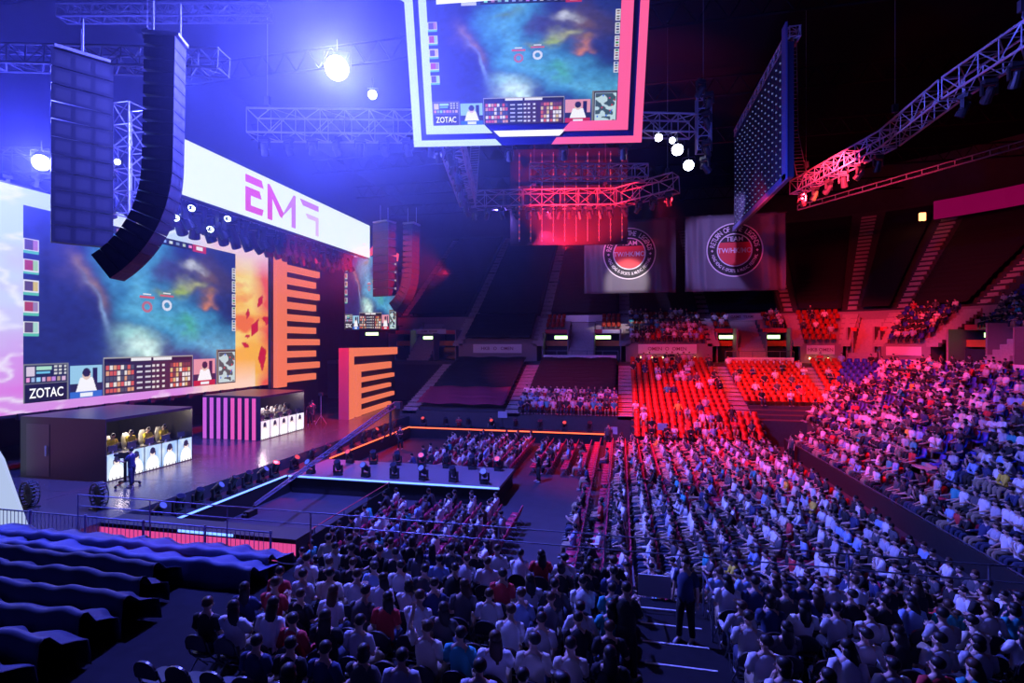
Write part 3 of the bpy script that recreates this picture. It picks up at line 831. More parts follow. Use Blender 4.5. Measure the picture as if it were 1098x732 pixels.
# small lamps under the middle banners
WARM = emis('warm_bulb', (1, .45, .15), 14, False)
for i in range(6):
    p = B(2.2+1.1*i, 13.6, 6.5); o = MB().sph((0, 0, 0), .09, 8, 6).box((0, 0, .13), (.12, .12, .1), 1).build('bulkhead_lamp', [WARM, BLACK], None, tuple(p), smooth=True)
    tag(o, 'small warm lamp under the banner between the doorways, %s from the left' % ORD[i], 'lamp', 'warm lamps under the banners')
for i in range(3):
    p = B(18.0+.6*i, 13.6, 6.5); o = MB().sph((0, 0, 0), .09, 8, 6).box((0, 0, .13), (.12, .12, .1), 1).build('bulkhead_lamp', [WARM, BLACK], None, tuple(p), smooth=True)
    tag(o, 'small warm lamp under the short corner banner, %s from the left' % ORD[i], 'lamp', 'warm lamps under the banners')
# purple ribbon board high on the right
m = MB(); pbox(m, 22.2, 34, 33, 33.2, 22.5, 24.6)
tag(m.build('ribbon_board', emis('purple_ribbon_glow', (.35, .0, .09), .5)), 'dim magenta ribbon board high above the upper stand at right', 'display board')
m = MB(); p = B(21.9, 33, 23.0); m.box(p, (.6, .3, .9)); tag(m.build('fire_lamp', emis('orange_small', (1, .3, .1), 5, False)), 'small orange lamp left of the magenta ribbon board', 'lamp')
r = thing('catwalk_beam', 'thin pale lighting catwalk crossing high over the right stand', 'truss', (0, 0, 0))
a, b = Vector((15.5, 50, 20.3)), Vector((37, 37, 23.7))
m = MB(); d = (b-a); n = 26
m.bar(a, b, .05, 6); m.bar(a+Vector((0, 0, -.4)), b+Vector((0, 0, -.4)), .07, 6); m.build('rail', STEEL, r)
m = MB()
for i in range(n+1): m.bar(a+d*(i/n), a+d*(i/n)+Vector((0, 0, -.4)), .04, 4)
m.build('lattice', STEEL, r)

# ------------------------------------------------------------------ round team banners on dark drapes
def fold(x, z):
    e = min(1, max(0, abs(x)-1.6)/2.2)
    return (.018+.17*e)*math.sin(x*3.1+.5*math.sin(z*.5))+.05*math.sin(x*7.3+z*.4)*e
def team_banner(x, y, z0, z1, w, label):
    r = thing('team_banner', label, 'banner', (x, y, z0), 0, 'round team banners')
    H = z1-z0; vs = []; fs = []; nx, ny = 110, 20
    for j in range(ny+1):
        for i in range(nx+1):
            a = -w/2+w*i/nx; b = H*j/ny; vs.append((a, fold(a, b)*(1.3-.6*j/ny), b))
    for j in range(ny):
        for i in range(nx): q = j*(nx+1)+i; fs.append((q, q+1, q+nx+2, q+nx+1))
    o = MB().add(vs, fs).build('drape', mat('dark_violet_drape', (.13, .12, .16), .6, noise=.1), r, smooth=True); o.modifiers.new('t', 'SOLIDIFY').thickness = .02
    cz = H*.535; Ro = 2.75
    def onc(a, b, k): return Vector((a, fold(a, b)*(1.3-.6*b/H)-.03-k, b))
    def ring(r0, r1, k, mm, nm, n=72, clip=None):
        vs = []; fs = []
        NQ = 22 if r1-r0 > 1 else 3
        rr = [r0+(r1-r0)*q/NQ for q in range(NQ+1)]
        for q in rr:
            for i in range(n):
                t = 2*PI*i/n; vs.append(onc(q*math.cos(t), cz+q*math.sin(t), k))
        for q in range(NQ):
            for i in range(n): fs.append((q*n+i, q*n+(i+1) % n, (q+1)*n+(i+1) % n, (q+1)*n+i))
        return MB().add(vs, fs).build(nm, mm, r)
    WI = mat('banner_white_ink', (.78, .74, .78), .6); RI = mat('banner_red_ink', (.75, .04, .05), .6); BI = mat('banner_black_ink', (.015, .015, .02), .6)
    ring(.02, Ro, .0, BI, 'emblem_disc'); ring(Ro*.955, Ro, .03, WI, 'emblem_ring'); ring(Ro*.58, Ro*.62, .03, WI, 'emblem_ring')
    # red field: disc below a chord
    rr = Ro*.575; zt = rr*.5; vs = []; fs = []
    N = 24
    for i in range(N+1):
        zz = -rr+(zt+rr)*i/N; hw = math.sqrt(max(0, rr*rr-zz*zz))
        for j in range(25): vs.append(onc(-hw+2*hw*j/24, cz+zz, .03))
    for i in range(N):
        for j in range(24): q = i*25+j; fs.append((q, q+1, q+26, q+25))
    MB().add(vs, fs).build('emblem_red_field', RI, r)
    m = MB()
    def arc(txt, rad_, size, top, span, sx=1.0):
        n = len(txt)
        for i, ch in enumerate(txt):
            if ch == ' ': continue
            a = (span/2-span*i/(n-1)) if top else (-span/2+span*i/(n-1))
            ang = PI/2+a if top else -PI/2+a
            vs, fs = textmesh(ch, size, .002, sx=sx)
            cx, cz_ = rad_*math.cos(ang), rad_*math.sin(ang); rot = ang-PI/2 if top else ang+PI/2
            c, s = math.cos(rot), math.sin(rot)
            m.add([onc(cx+v.x*c-v.y*s, cz+cz_+v.x*s+v.y*c, .05+(.004 if v.z > 0 else 0)) for v in vs], fs)
    arc('RETURN OF THE LEGENDS', Ro*.785, Ro*.27, True, rad(158), .72)
    arc('HONG KONG E-SPORTS & MUSIC FESTIVAL', Ro*.785, Ro*.16, False, rad(150), .8)
    for sgn in (-1, 1):
        vs = [onc(sgn*Ro*.79+dx*Ro*.05, cz-Ro*.02+dz*Ro*.05, .026) for dx, dz in ((-1, 0), (0, -1), (1, 0), (0, 1))]; m.add(vs, [(0, 1, 2, 3)])
    for txt, size, zz, sx in (('TEAM', Ro*.24, Ro*.4, 1), ('TW/HK/MO', Ro*.26, -Ro*.03, .88)):
        vs, fs = textmesh(txt, size, .002, sx=sx); m.add([onc(v.x, cz+zz+v.y, .07+(.004 if v.z > 0 else 0)) for v in vs], fs)
    m.build('emblem_lettering', WI, r)
    MB().bar((-w/2-.1, 0, H), (w/2+.1, 0, H), .06, 8).build('hanging_pipe', BLACK, r)
team_banner(.95, 56, 13.35, 21.2, 9.5, 'dark drape with a round red emblem, half hidden by the red lit panel')
team_banner(11.45, 56, 13.35, 21.2, 9.7, 'dark drape with a round red emblem, the fully visible right one')

# ------------------------------------------------------------------ pictures for the screens (painted as vertex colours)
RN = np.random.RandomState(5)
def vnoise(h, w, cells, oct_=4):
    out = np.zeros((h, w)); amp = 1; tot = 0
    for o in range(oct_):
        n = cells*2**o; g = RN.rand(n+2, n+2)
        y = np.linspace(0, n, h); x = np.linspace(0, n, w); yi = y.astype(int).clip(0, n); xi = x.astype(int).clip(0, n)
        fy = (y-yi)[:, None]; fx = (x-xi)[None, :]; fy = fy*fy*(3-2*fy); fx = fx*fx*(3-2*fx)
        v = g[yi][:, xi]*(1-fy)*(1-fx)+g[yi+1][:, xi]*fy*(1-fx)+g[yi][:, xi+1]*(1-fy)*fx+g[yi+1][:, xi+1]*fy*fx
        out += v*amp; tot += amp; amp *= .5
    return out/tot
def lin(c): c = np.array(c)/255.; return np.where(c <= .04045, c/12.92, ((c+.055)/1.055)**2.4)
def blend(I, a, c): I[:] = I*(1-a[..., None])+lin(c)*a[..., None]
def gauss(U, V, cu, cv, su, sv, th=0):
    x = (U-cu); y = (V-cv); c, s = math.cos(th), math.sin(th); a = (x*c+y*s)/su; b = (-x*s+y*c)/sv
    return np.exp(-(a*a+b*b))
def rect(I, U, V, u0, u1, v0, v1, c, a=1.0):
    k = ((U >= u0) & (U <= u1) & (V >= v0) & (V <= v1))*a; blend(I, k, c)
def game(w=380, h=270):
    V, U = np.mgrid[0:1:h*1j, 0:1:w*1j]
    n1 = vnoise(h, w, 4); n2 = vnoise(h, w, 6); n3 = vnoise(h, w, 14)
    u = U+(n1-.5)*.25; v = V+(n2-.5)*.25
    I = np.zeros((h, w, 3)); I[:] = lin((36, 58, 128))
    blend(I, (n2*.7).clip(0, 1), (22, 30, 82))
    blend(I, gauss(u, v, .1, .55, .16, .6)*.6, (24, 28, 84))
    P = [(.47, 1.05), (.42, .8), (.47, .6), (.56, .48), (.72, .42), (.88, .33), (1.05, .25)]
    D = np.full((h, w), 9.)
    for (a, b), (c, d) in zip(P[:-1], P[1:]):
        L = (c-a)**2+(d-b)**2; t = (((u-a)*(c-a)+(v-b)*(d-b))/L).clip(0, 1); D = np.minimum(D, np.hypot(u-a-t*(c-a), v-b-t*(d-b)))
    blend(I, np.exp(-(D/.17)**4)*.85, (58, 140, 185)); blend(I, np.exp(-(D/.1)**2)*n3*.9, (105, 190, 220))
    blend(I, gauss(u, v, .66, .46, .05, .04)*.8, (70, 165, 130))
    blend(I, gauss(u, v, .42, .33, .12, .07, -.9)*1., (150, 205, 200)); blend(I, gauss(u, v, .45, .27, .08, .05)*n3*1.4, (215, 245, 235))
    for cu, cv, su, sv, c in ((.63, .67, .05, .035, (140, 165, 70)), (.7, .72, .05, .05, (185, 190, 120)), (.8, .66, .06, .05, (150, 110, 70)), (.78, .82, .1, .08, (105, 80, 75)), (.42, .84, .05, .04, (90, 130, 90)),
                              (.72, .86, .05, .03, (200, 205, 210)), (.9, .8, .08, .15, (62, 56, 90)), (.2, .66, .05, .12, (140, 110, 100)), (.25, .5, .02, .12, (120, 150, 190)), (.6, .8, .05, .05, (70, 60, 110)), (.8, .6, .04, .02, (190, 120, 90))):
        blend(I, (gauss(u, v, cu, cv, su, sv, .4)*(.4+n3*1.1)).clip(0, 1), c)
    I *= (.75+.5*vnoise(h, w, 40, 2))[..., None]
    for cu, cv, c in ((.475, .535, (190, 100, 110)), (.575, .555, (225, 225, 240))):
        k = (np.abs(np.hypot(U-cu, (V-cv)*.72)-.02) < .006)*1.; blend(I, k*.9, c); rect(I, U, V, cu-.035, cu+.035, cv+.055, cv+.068, (210, 90, 90)); rect(I, U, V, cu-.02, cu+.02, cv+.075, cv+.083, (230, 230, 230))
    rr = np.random.RandomState(3)
    K = lambda a, b: tuple(int(q) for q in rr.randint(a, b, 3))
    for i in range(5):
        vv = .34+.105*i
        rect(I, U, V, 0, .05, vv, vv+.075, (225, 225, 225)); rect(I, U, V, .004, .03, vv+.02, vv+.07, (170, 60, 60) if i % 2 else (90, 70, 90)); rect(I, U, V, .03, .046, vv+.02, vv+.07, K(60, 220)); rect(I, U, V, 0, .05, vv, vv+.014, (90, 190, 160))
        vv = .4+.1*i
        rect(I, U, V, .975, 1, vv, vv+.085, (215, 215, 220))
        for q in range(4): rect(I, U, V, .98, .995, vv+.008+q*.02, vv+.02+q*.02, K(20, 160))
    rect(I, U, V, .28, .74, .955, 1, (18, 22, 34)); rect(I, U, V, .18, .26, .95, 1, (200, 205, 215)); rect(I, U, V, .72, .8, .95, 1, (190, 40, 50)); rect(I, U, V, .74, .78, .965, .99, (240, 235, 235))
    for q in range(12): rect(I, U, V, .3+.036*q, .3+.036*q+.018, .97, .988, K(120, 255))
    # left panel
    rect(I, U, V, 0, .15, 0, .2, (120, 122, 118)); rect(I, U, V, .004, .145, .1, .193, (24, 32, 52)); rect(I, U, V, .004, .145, 0, .094, (20, 18, 26))
    rect(I, U, V, .008, .035, .135, .185, (215, 200, 215)); rect(I, U, V, .04, .09, .165, .183, (170, 220, 190)); rect(I, U, V, .04, .085, .145, .158, (110, 190, 220))
    for q in range(9): rect(I, U, V, .1+.016*(q % 3), .11+.016*(q % 3), .14+.018*(q//3), .15+.018*(q//3), (210, 210, 200))
    for q in range(8): rect(I, U, V, .008+.0168*q, .02+.0168*q, .106, .13, K(120, 250))
    def portrait(u0, u1, v0, v1, bg, bar):
        rect(I, U, V, u0, u1, v0, v1, bg); w_, h_ = u1-u0, v1-v0; cu = (u0+u1)/2; ins = ((U > u0) & (U < u1) & (V > v0+h_*.14) & (V < v1))*1.
        rect(I, U, V, u0, u1, v0+h_*.14, v0+h_*.45, (30, 36, 60)); rect(I, U, V, cu+w_*.2, cu+w_*.36, v0+h_*.45, v0+h_*.92, (25, 25, 60))
        body = (np.abs(U-cu) < w_*.36*(1-((V-v0)/h_-.1)*.85).clip(.0, 1))*(V < v0+h_*.62); blend(I, body*ins, (245, 245, 248))
        blend(I, (np.hypot((U-cu)/w_, (V-v0-h_*.7)/h_*.9) < .13)*1., (225, 195, 175)); blend(I, (np.hypot((U-cu)/w_, (V-v0-h_*.78)/h_*.9) < .125)*1., (35, 30, 50))
        rect(I, U, V, u0, u1, v0, v0+h_*.2, bar); rect(I, U, V, cu-w_*.2, cu+w_*.2, v0+h_*.04, v0+h_*.15, (235, 240, 245))
    portrait(.155, .275, 0, .18, (150, 200, 225), (40, 105, 200)); portrait(.725, .86, 0, .19, (225, 150, 160), (190, 30, 45))
    rect(I, U, V, .28, .72, 0, .22, (165, 165, 155)); rect(I, U, V, .284, .716, 0, .215, (26, 32, 44)); rect(I, U, V, .284, .716, .19, .215, (20, 20, 26)); rect(I, U, V, .4, .6, .194, .212, (235, 235, 235)); rect(I, U, V, .5, .716, 0, .188, (70, 36, 40), .6); rect(I, U, V, .495, .505, .19, .215, (20, 20, 20))
    for i in range(5):
        vv = .012+.034*i
        for q in range(8): rect(I, U, V, .292+.0155*q, .305+.0155*q, vv, vv+.025, [(210, 90, 70), (230, 225, 215), (70, 80, 90), (220, 160, 110)][rr.randint(4)])
        for q in range(7): rect(I, U, V, .592+.0165*q, .605+.0165*q, vv, vv+.025, [(215, 100, 60), (235, 230, 225), (220, 190, 120), (120, 60, 50)][rr.randint(4)])
        for q in (.425, .465): rect(I, U, V, q, q+.028, vv+.008, vv+.018, (205, 210, 215))
        for q in (.5, .52, .55): rect(I, U, V, q, q+.014, vv+.006, vv+.02, (225, 225, 215))
    rect(I, U, V, .868, 1, 0, .26, (125, 125, 105)); rect(I, U, V, .876, 1, .0, .25, (18, 20, 26)); rect(I, U, V, .882, .995, .01, .24, (190, 215, 215))
    mk = (vnoise(h, w, 26, 2) > .54)*((U > .884) & (U < .993) & (V > .014) & (V < .236)); blend(I, mk*1., (60, 85, 80))
    for q in range(10): a, b = rr.uniform(.89, .985), rr.uniform(.03, .22); rect(I, U, V, a, a+.007, b, b+.014, (210, 60, 60) if q % 2 else (60, 120, 220))
    return I
def art(w=300, h=110):
    V, U = np.mgrid[0:1:h*1j, 0:1:w*1j]; n1 = vnoise(h, w, 5, 5); n2 = vnoise(h, w, 9, 4); n3 = vnoise(h, w, 30, 3)
    I = np.zeros((h, w, 3)); I[:] = lin((205, 228, 246))
    blend(I, ((.75-V)*1.5+(n1-.5)*1.3).clip(0, 1)*(U < .7), (212, 165, 236)); blend(I, ((.33-V)*2.4+(n2-.5)*1.2).clip(0, 1), (222, 125, 226))
    ridge = 1-np.abs(n2-.5)*14; blend(I, ridge.clip(0, 1)*.7, (250, 250, 255))
    k = ((U-.66)*8).clip(0, 1); 
    J = np.zeros_like(I); J[:] = lin((252, 178, 62)); blend(J, ((n1-.42)*4).clip(0, 1), (255, 226, 130)); blend(J, ((.5-n2)*5).clip(0, 1), (246, 116, 56)); blend(J, ((U-.93)*14+(n1-.5)*2).clip(0, 1), (240, 90, 70))
    blend(J, ((.2-V)*6).clip(0, 1)*(U < .93), (255, 215, 190)); blend(J, (((V-.78)*6)).clip(0, 1)*.8, (245, 210, 235))
    I = I*(1-k[..., None])+J*k[..., None]
    rr = np.random.RandomState(8)
    for cu, cv, s in ((.93, .42, .016), (.9, .52, .008), (.955, .62, .012), (.9, .36, .006), (.972, .25, .01), (.962, .2, .02), (.89, .3, .009), (.985, .48, .013)):
        a = rr.rand()*3; x = np.abs((U-cu)*math.cos(a)+(V-cv)*.42*math.sin(a)); y = np.abs(-(U-cu)*math.sin(a)+(V-cv)*.42*math.cos(a)); blend(I, (x+y*.5+(n3-.5)*.006 < s)*1., (205, 30, 50))
    blend(I, (np.hypot((U-.04), (V-.18)*.35) < .02)*1., (30, 120, 220))
    return I
def screen_mesh(name, I, w, h, M):
    H, W = I.shape[:2]
    xs = np.linspace(-w/2, w/2, W); zs = np.linspace(0, h, H)
    X, Z = np.meshgrid(xs, zs); V = np.stack([X, np.zeros_like(X), Z], -1).reshape(-1, 3)
    ii = np.arange((H-1)*(W-1)); r_ = ii//(W-1); c_ = ii % (W-1); a = r_*W+c_
    F = np.stack([a, a+1, a+W+1, a+W], -1)
    me = bpy.data.meshes.new(name); me.vertices.add(len(V)); me.vertices.foreach_set('co', V.ravel())
    me.loops.add(F.size); me.loops.foreach_set('vertex_index', F.ravel()); me.polygons.add(len(F)); me.polygons.foreach_set('loop_start', np.arange(0, F.size, 4)); me.update(calc_edges=True)
    at = me.color_attributes.new('Col', 'FLOAT_COLOR', 'POINT'); at.data.foreach_set('color', np.concatenate([I.reshape(-1, 3), np.ones((H*W, 1))], 1).astype('f').ravel())
    me.materials.append(M); return me
SCRM = vcol_mat('screen_glow', 1.0); ARTM = vcol_mat('art_screen_glow', .95)
GI = game(); GME = screen_mesh('game_picture', GI, 1, 1, SCRM)
WHT = emis('white_letter_glow', (1, 1, 1), 1.1, False)

# main LED wall (faces +X): local x -> -Y ... built by turning a thing that faces -Y by 90 degrees
def facing_x(name, label, cat, x, y, z, group=None): return thing(name, label, cat, (x, y, z), PI/2, group)
# with rz = +90deg local +x -> +Y, local -y -> +X
r = facing_x('main_screen', 'huge stage video wall showing a blue game picture in a pale art border', 'screen', -30, 25.75, 4.4)
AME = screen_mesh('border_picture', art(), 27.5, 11.6, ARTM); link('border_picture', AME, r)
g = link('game_picture', GME, r, (27.9-25.75, -.06, .5)); g.scale = (14.8, 1, 10.2)
MB().b2(-13.9, 13.9, .02, .5, -.15, 11.7).build('screen_housing', BLACK, r)
def sponsor(parent, x0, z0, sx, sz, dy):
    vs, fs = textmesh('ZOTAC', 1, .004); W = max(v.x for v in vs)-min(v.x for v in vs)
    k = .112*sx/W; kz = .05*sz/.72
    m = MB().add([(x0+(.074-.5)*sx+v.x*k, dy-(.004 if v.z > 0 else 0), z0+.045*sz+v.y*kz) for v in vs], fs); m.build('sponsor_lettering', WHT, parent)
sponsor(r, 2.15, .5, 14.8, 10.2, -.08)
m = MB()
for i in range(18): m.b2(-13+1.5*i, -12.7+1.5*i, -.12, .1, -.28, .02)
m.build('screen_foot', BLACK, r)

# title banner above
r = facing_x('title_banner', 'long glowing white banner screen with pink letters high above the stage', 'screen', -24, 35.1, 16.35)
TB = emis('banner_white_glow', (.88, 1, .98), 1.0)
MB().b2(-11.1, 11.1, 0, .05, 0, 3.15).build('banner_face', TB, r)
MB().b2(-11.2, 11.2, .06, .6, -.05, 3.25).build('screen_housing', BLACK, r)
PG = emis('pink_letter_glow', (.72, .09, .48), 1.0, False); PG2 = emis('violet_letter_glow', (.6, .22, .72), 1.0, False)
def Lf(a, b, d): return Vector((a, -.02-d, b))
def poly(m, pts, mi=0): m.prism(pts, Lf, .01, mi)
x0 = -5.95; m = MB()
poly(m, [(x0, 2.25), (x0+1.75, 2.25), (x0+1.55, 2.75), (x0, 2.75)]); poly(m, [(x0, 1.45), (x0+1.55, 1.45), (x0+1.35, 1.95), (x0, 1.95)]); poly(m, [(x0, .35), (x0+.5, .35), (x0+.5, 1.46), (x0, 1.46)])
poly(m, [(x0+.48, .35), (x0+1.6, .35), (x0+1.75, .8), (x0+.48, .8)]); m.build('letter_e', PG, r)
x1 = x0+2.15; m = MB()
poly(m, [(x1, .3), (x1+.5, .3), (x1+.5, 2.3), (x1, 2.75)]); poly(m, [(x1, 2.75), (x1+.25, 2.75), (x1+1.75, 1.1), (x1+1.55, .7), (x1+1.3, .8), (x1+.35, 2.05)], 0)
poly(m, [(x1+1.5, .75), (x1+1.75, 1.15), (x1+2.9, 2.75), (x1+3.15, 2.75), (x1+2.75, 1.9)], 1); poly(m, [(x1+2.65, .3), (x1+3.15, .3), (x1+3.15, 2.75), (x1+2.65, 2.15)], 1); m.build('letter_m', [PG, PG2], r)
x2 = x1+3.65; m = MB()
poly(m, [(x2, 2.75), (x2+2.5, 2.75), (x2+2.5, 2.3), (x2+.4, 2.3)]); poly(m, [(x2+.75, 1.8), (x2+2.5, 1.8), (x2+2.5, .3), (x2+2.1, .3), (x2+2.1, 1.45), (x2+1.0, 1.45)], 1); m.build('letter_f', [PG2, emis('pale_violet_letter_glow', (.75, .5, .85), 1.0, False)], r)

# side screen beyond the stage
d = Vector((-26.3, 50.8, 9.5)); r = thing('side_screen', 'smaller side screen beyond the stage repeating the blue game picture', 'screen', tuple(d), rad(11.9)); 
g = link('game_picture', GME, r, (0, -.05, 0)); g.scale = (5.5, 1, 8.2); MB().b2(-2.85, 2.85, .0, .4, -.1, 8.35).build('screen_housing', BLACK, r); sponsor(r, 0, 0, 5.5, 8.2, -.07)
PNK = emis('pink_edge_glow', (1, .1, .13), .9, False)
MB().prism([(2.3, 8.4), (3.1, 8.1), (3.0, 7.3), (2.3, 7.5)], lambda a, b, q: Vector((a, -.1-q, b)), .2).build('pink_edge_panel', PNK, r)
MB().prism([(.0, 8.4), (.7, 9.3), (.7, 8.2), (0, 7.8)], lambda a, b, q: Vector((a-.1, -.1-q, b)), .2).build('pink_edge_panel', PNK, r)

# ------------------------------------------------------------------ orange stage art
ORG = emis('orange_art_glow', (.95, .2, .085), .9); ORS = mat('dull_rose_side', (.45, .12, .16), .6)
r = facing_x('orange_comb_tower', 'tall orange comb shaped light tower at the right end of the main screen', 'stage art', -28, 40.9, 4.3)
MB().b2(-3.3, -2.0, -.1, .25, 0, 10.9).build('spine', ORG, r)
MB().b2(-3.5, 3.2, .3, .6, -2.8, 11).build('backing', BLACK, r)
for i in range(10):
    z = .35+1.06*i; MB().b2(-2.0, 2.9 if i % 2 else 2.3, -.1, .25, z, z+.56).build('bar', ORG, r)
r = thing('orange_nested_panel', 'orange nested stripe panel standing at the far right end of the stage', 'stage art', (-22.6, 39.8, 1.5), rad(95))
W_ = 12.0; f3 = lambda a, b, q: Vector((a, q, b))
m = MB(); m.b2(0, 1.0, -.02, .3, 0, 6.1); m.b2(0, W_, -.02, .3, 5.35, 6.1); m.build('outer_frame', ORG, r)
m = MB(); m.b2(1.6, 2.5, -.02, .3, 0, 4.6); m.b2(1.6, W_*.85, -.02, .3, 3.95, 4.6); m.build('inner_frame', ORG, r)
for i in range(4): MB().b2(2.5, W_*(.92 if i % 2 else .84), -.02, .3, .05+.98*i, .45+.98*i).build('bar', ORG, r)
MB().b2(-.0, W_, .3, .5, 0, 6.1).build('backing', BLACK, r)
MB().b2(-.05, 0, 0, .9, 0, 6.1).build('side_panel', ORS, r)

# ------------------------------------------------------------------ player booths
def booth_panels(n, seed, tint):
    h, w = 44, 40; out = []
    rr = np.random.RandomState(seed)
    for i in range(n):
        V, U = np.mgrid[0:1:h*1j, 0:1:w*1j]; I = np.zeros((h, w, 3)); I[:] = lin(tint)
        blend(I, (vnoise(h, w, 3, 2)*.8).clip(0, 1), (225, 235, 250)); cu = rr.uniform(.42, .6)
        blend(I, ((np.abs(U-cu) < .4*np.sqrt((1-(V/.58)**3).clip(0, 1))))*1., (250, 250, 252)); blend(I, (np.abs(U-cu-.1*(V-.2)) < .012)*(V < .4)*.5, (150, 155, 175))
        blend(I, (np.hypot(U-cu, (V-.66)) < .15)*1., (235, 215, 205)); blend(I, (np.hypot(U-cu, (V-.78)*1.15) < .16)*1., (30, 34, 60)); 
        blend(I, ((np.abs(U-cu) > .14) & (np.abs(U-cu) < .19) & (V > .6) & (V < .76))*1., (30, 30, 45))
        blend(I, (np.abs(U-cu-.02) < .03)*(np.abs(V-.42) < .02)*.6, (120, 120, 130)); blend(I, (V < .08)*(np.abs((U*5) % 1-.5) < .14)*1., (40, 44, 60))
        out.append(I)
    return out
BSC = vcol_mat('booth_screen_glow', 1.3)
BW = mat('booth_black_panel', (.03, .03, .04), .35, noise=.2)
def desk_kit(r, y, lit, shirt, k):
    # a player: seat, monitor and headset wearer at a long desk; all face the audience
    pass
def booth(y0, y1, x0, xf, tint, seed, label, stripes):
    L = y1-y0; r = facing_x('player_booth', label, 'booth', xf, (y0+y1)/2, 1.5)
    D = xf-x0
    MB().b2(-L/2, L/2, 0, D, 2.82, 2.95).build('roof', BW, r)
    MB().b2(-L/2-.04, -L/2, 0, D, 0, 2.95).build('side_wall', BW, r); MB().b2(L/2, L/2+.04, 0, D, 0, 2.95).build('side_wall', BW, r)
    MB().b2(-L/2, L/2, D-.05, D, 0, 2.9).build('back_wall', BW, r)
    MB().b2(-L/2, L/2, .06, .8, 1.1, 1.16).build('desk', BW, r); MB().b2(-L/2, L/2, .06, .12, 0, 1.1).build('counter', BW, r)
    MB().b2(-L/2, L/2, .9, D, 0, .62).build('riser', BW, r)
    ps = booth_panels(5, seed, tint); w = L/5
    for i, I in enumerate(ps):
        me = screen_mesh('player_panel', I, w*.94, 1.22, BSC); link('player_panel', me, r, (-L/2+w*(i+.5), 0, .04))
    if stripes:
        for i in range(8): MB().b2(-L/2-.1, -L/2-.04, .35+.55*i-.0, .35+.55*i+.24, .02, 2.8).build('light_stripe', emis('violet_stripe_glow', (.62, .12, .75), .95) if i > 3 else emis('pink_stripe_glow', (.85, .1, .5), .95), r)
    if not stripes:
        MB().b2(-L/2-.06, -L/2-.04, 3.3, 4.7, .1, 2.6).build('side_door', mat('grey_door', (.09, .085, .1), .35), r)
        MB().bar((-L/2-.12, 3.45, 1.1), (-L/2-.12, 3.45, 1.6), .03, 6).build('door_handle', STEEL, r)
    # headroom lamp
    m = MB().b2(-L/2+.4, L/2-.4, 1.3, 1.45, 2.74, 2.82).build('ceiling_lamp', emis('booth_fill_lamp' if stripes else 'booth_lamp_warm', (1, .85, .7), 5), r)
    return r
b1 = booth(19.5, 24.4, -28.6, -23.5, (110, 160, 225), 3, 'black player booth nearer the camera with portrait screens along its counter', False)
b2 = booth(30.0, 34.8, -28, -23.5, (235, 205, 225), 9, 'black player booth further along the stage with violet striped side wall', True)
MB().b2(-1.6, -.3, 4.4, 4.46, 1.3, 2.5).build('backdrop_picture', emis('pink_back_glow', (1, .3, .35), .9, False), b2); MB().b2(.0, .5, 4.4, 4.46, 1.3, 2.4).build('backdrop_picture', emis('red_back_glow', (.9, .05, .08), .9, False), b2)
MB().b2(-2.3, -1.2, 4.9, 5.04, 1.9, 2.3).build('backdrop_picture', MATS['red_back_glow'], b1)
# monitors, chairs and players
YEL = 8
m = MB(); mon_b = MB().b2(-.3, .3, -.025, .025, .16, .52).mesh('screen_panel', DKGREY); mon_s = MB().prism([(-.13, 0), (.13, 0), (.13, .02), (.03, .03), (.03, .2), (-.03, .2), (-.03, .03), (-.13, .03)], lambda a, b, q: Vector((a, q-.03, b)), .09).mesh('stand', mat('silver_plastic', (.55, .55, .58), .35, .4))
HS = mat('white_headset', (.85, .85, .87), .4)
def headset(P, o, S):
    h, H = S['h'], S['HM']; q = MB()
    pts = [h(.1*math.cos(t), -.0, .02+.12*math.sin(t)) for t in [PI*k/10 for k in range(11)]]
    q.tube(pts, .018, 6)
    for s in (-1, 1): q.sph(h(s*.1, 0, .0), (.03, .045, .055), 8, 6, 0, H)
    return q.build('headset', HS, o, smooth=True)
def gaming_chair(loc, rz, label):
    r = thing('gaming_chair', label, 'chair', loc, rz, 'high backed chairs in the booths')
    GC = mat('white_leatherette', (.75, .75, .77), .45)
    MB().limb([(0, -.17, .45), (0, -.2, .7), (0, -.24, 1.0), (0, -.27, 1.22)], [(.24, .06), (.27, .07), (.25, .06), (.14, .05)], 10).build('backrest', GC, r, smooth=True)
    MB().limb([(0, -.2, .42), (0, .0, .41), (0, .25, .42)], [(.22, .05), (.25, .06), (.22, .05)], 10).build('seat', GC, r, smooth=True)
    m = MB().bar((0, 0, .08), (0, 0, .38), .03, 8)
    for i in range(5): a = 2*PI*i/5; m.bar((0, 0, .09), (.28*math.cos(a), .28*math.sin(a), .05), .02, 5)
    m.build('base', BLACK, r)
for bi, (ya, xf, shi, who) in enumerate(((19.5, -23.5, YEL, 'nearer'), (30.0, -23.5, 0, 'further'))):
    for i in range(5):
        y = ya+.49+.98*i
        P, S = proto(4, 0), skeleton(dict(POSES[4], head=0))
        o = person(P, (xf-1.45, y, 2.12), -PI/2, 'player in %s shirt and headset, %s seat from the camera in the %s booth' % (SHIRTS[shi][0], ORD[i], who), 'players in the booths', shi, 1, 0); headset(P, o, S)
        gaming_chair((xf-1.5, y, 2.12), -PI/2, 'white high backed chair, %s from the camera in the %s booth' % (ORD[i], who))
        r = thing('monitor', 'dark monitor on a silver foot, %s from the camera in the %s booth' % (ORD[i], who), 'monitor', (xf-.42, y+.16, 2.66), PI/2, 'monitors on the booth desks')
        link('screen_panel', mon_b, r); link('stand', mon_s, r); r.scale = (.8,)*3

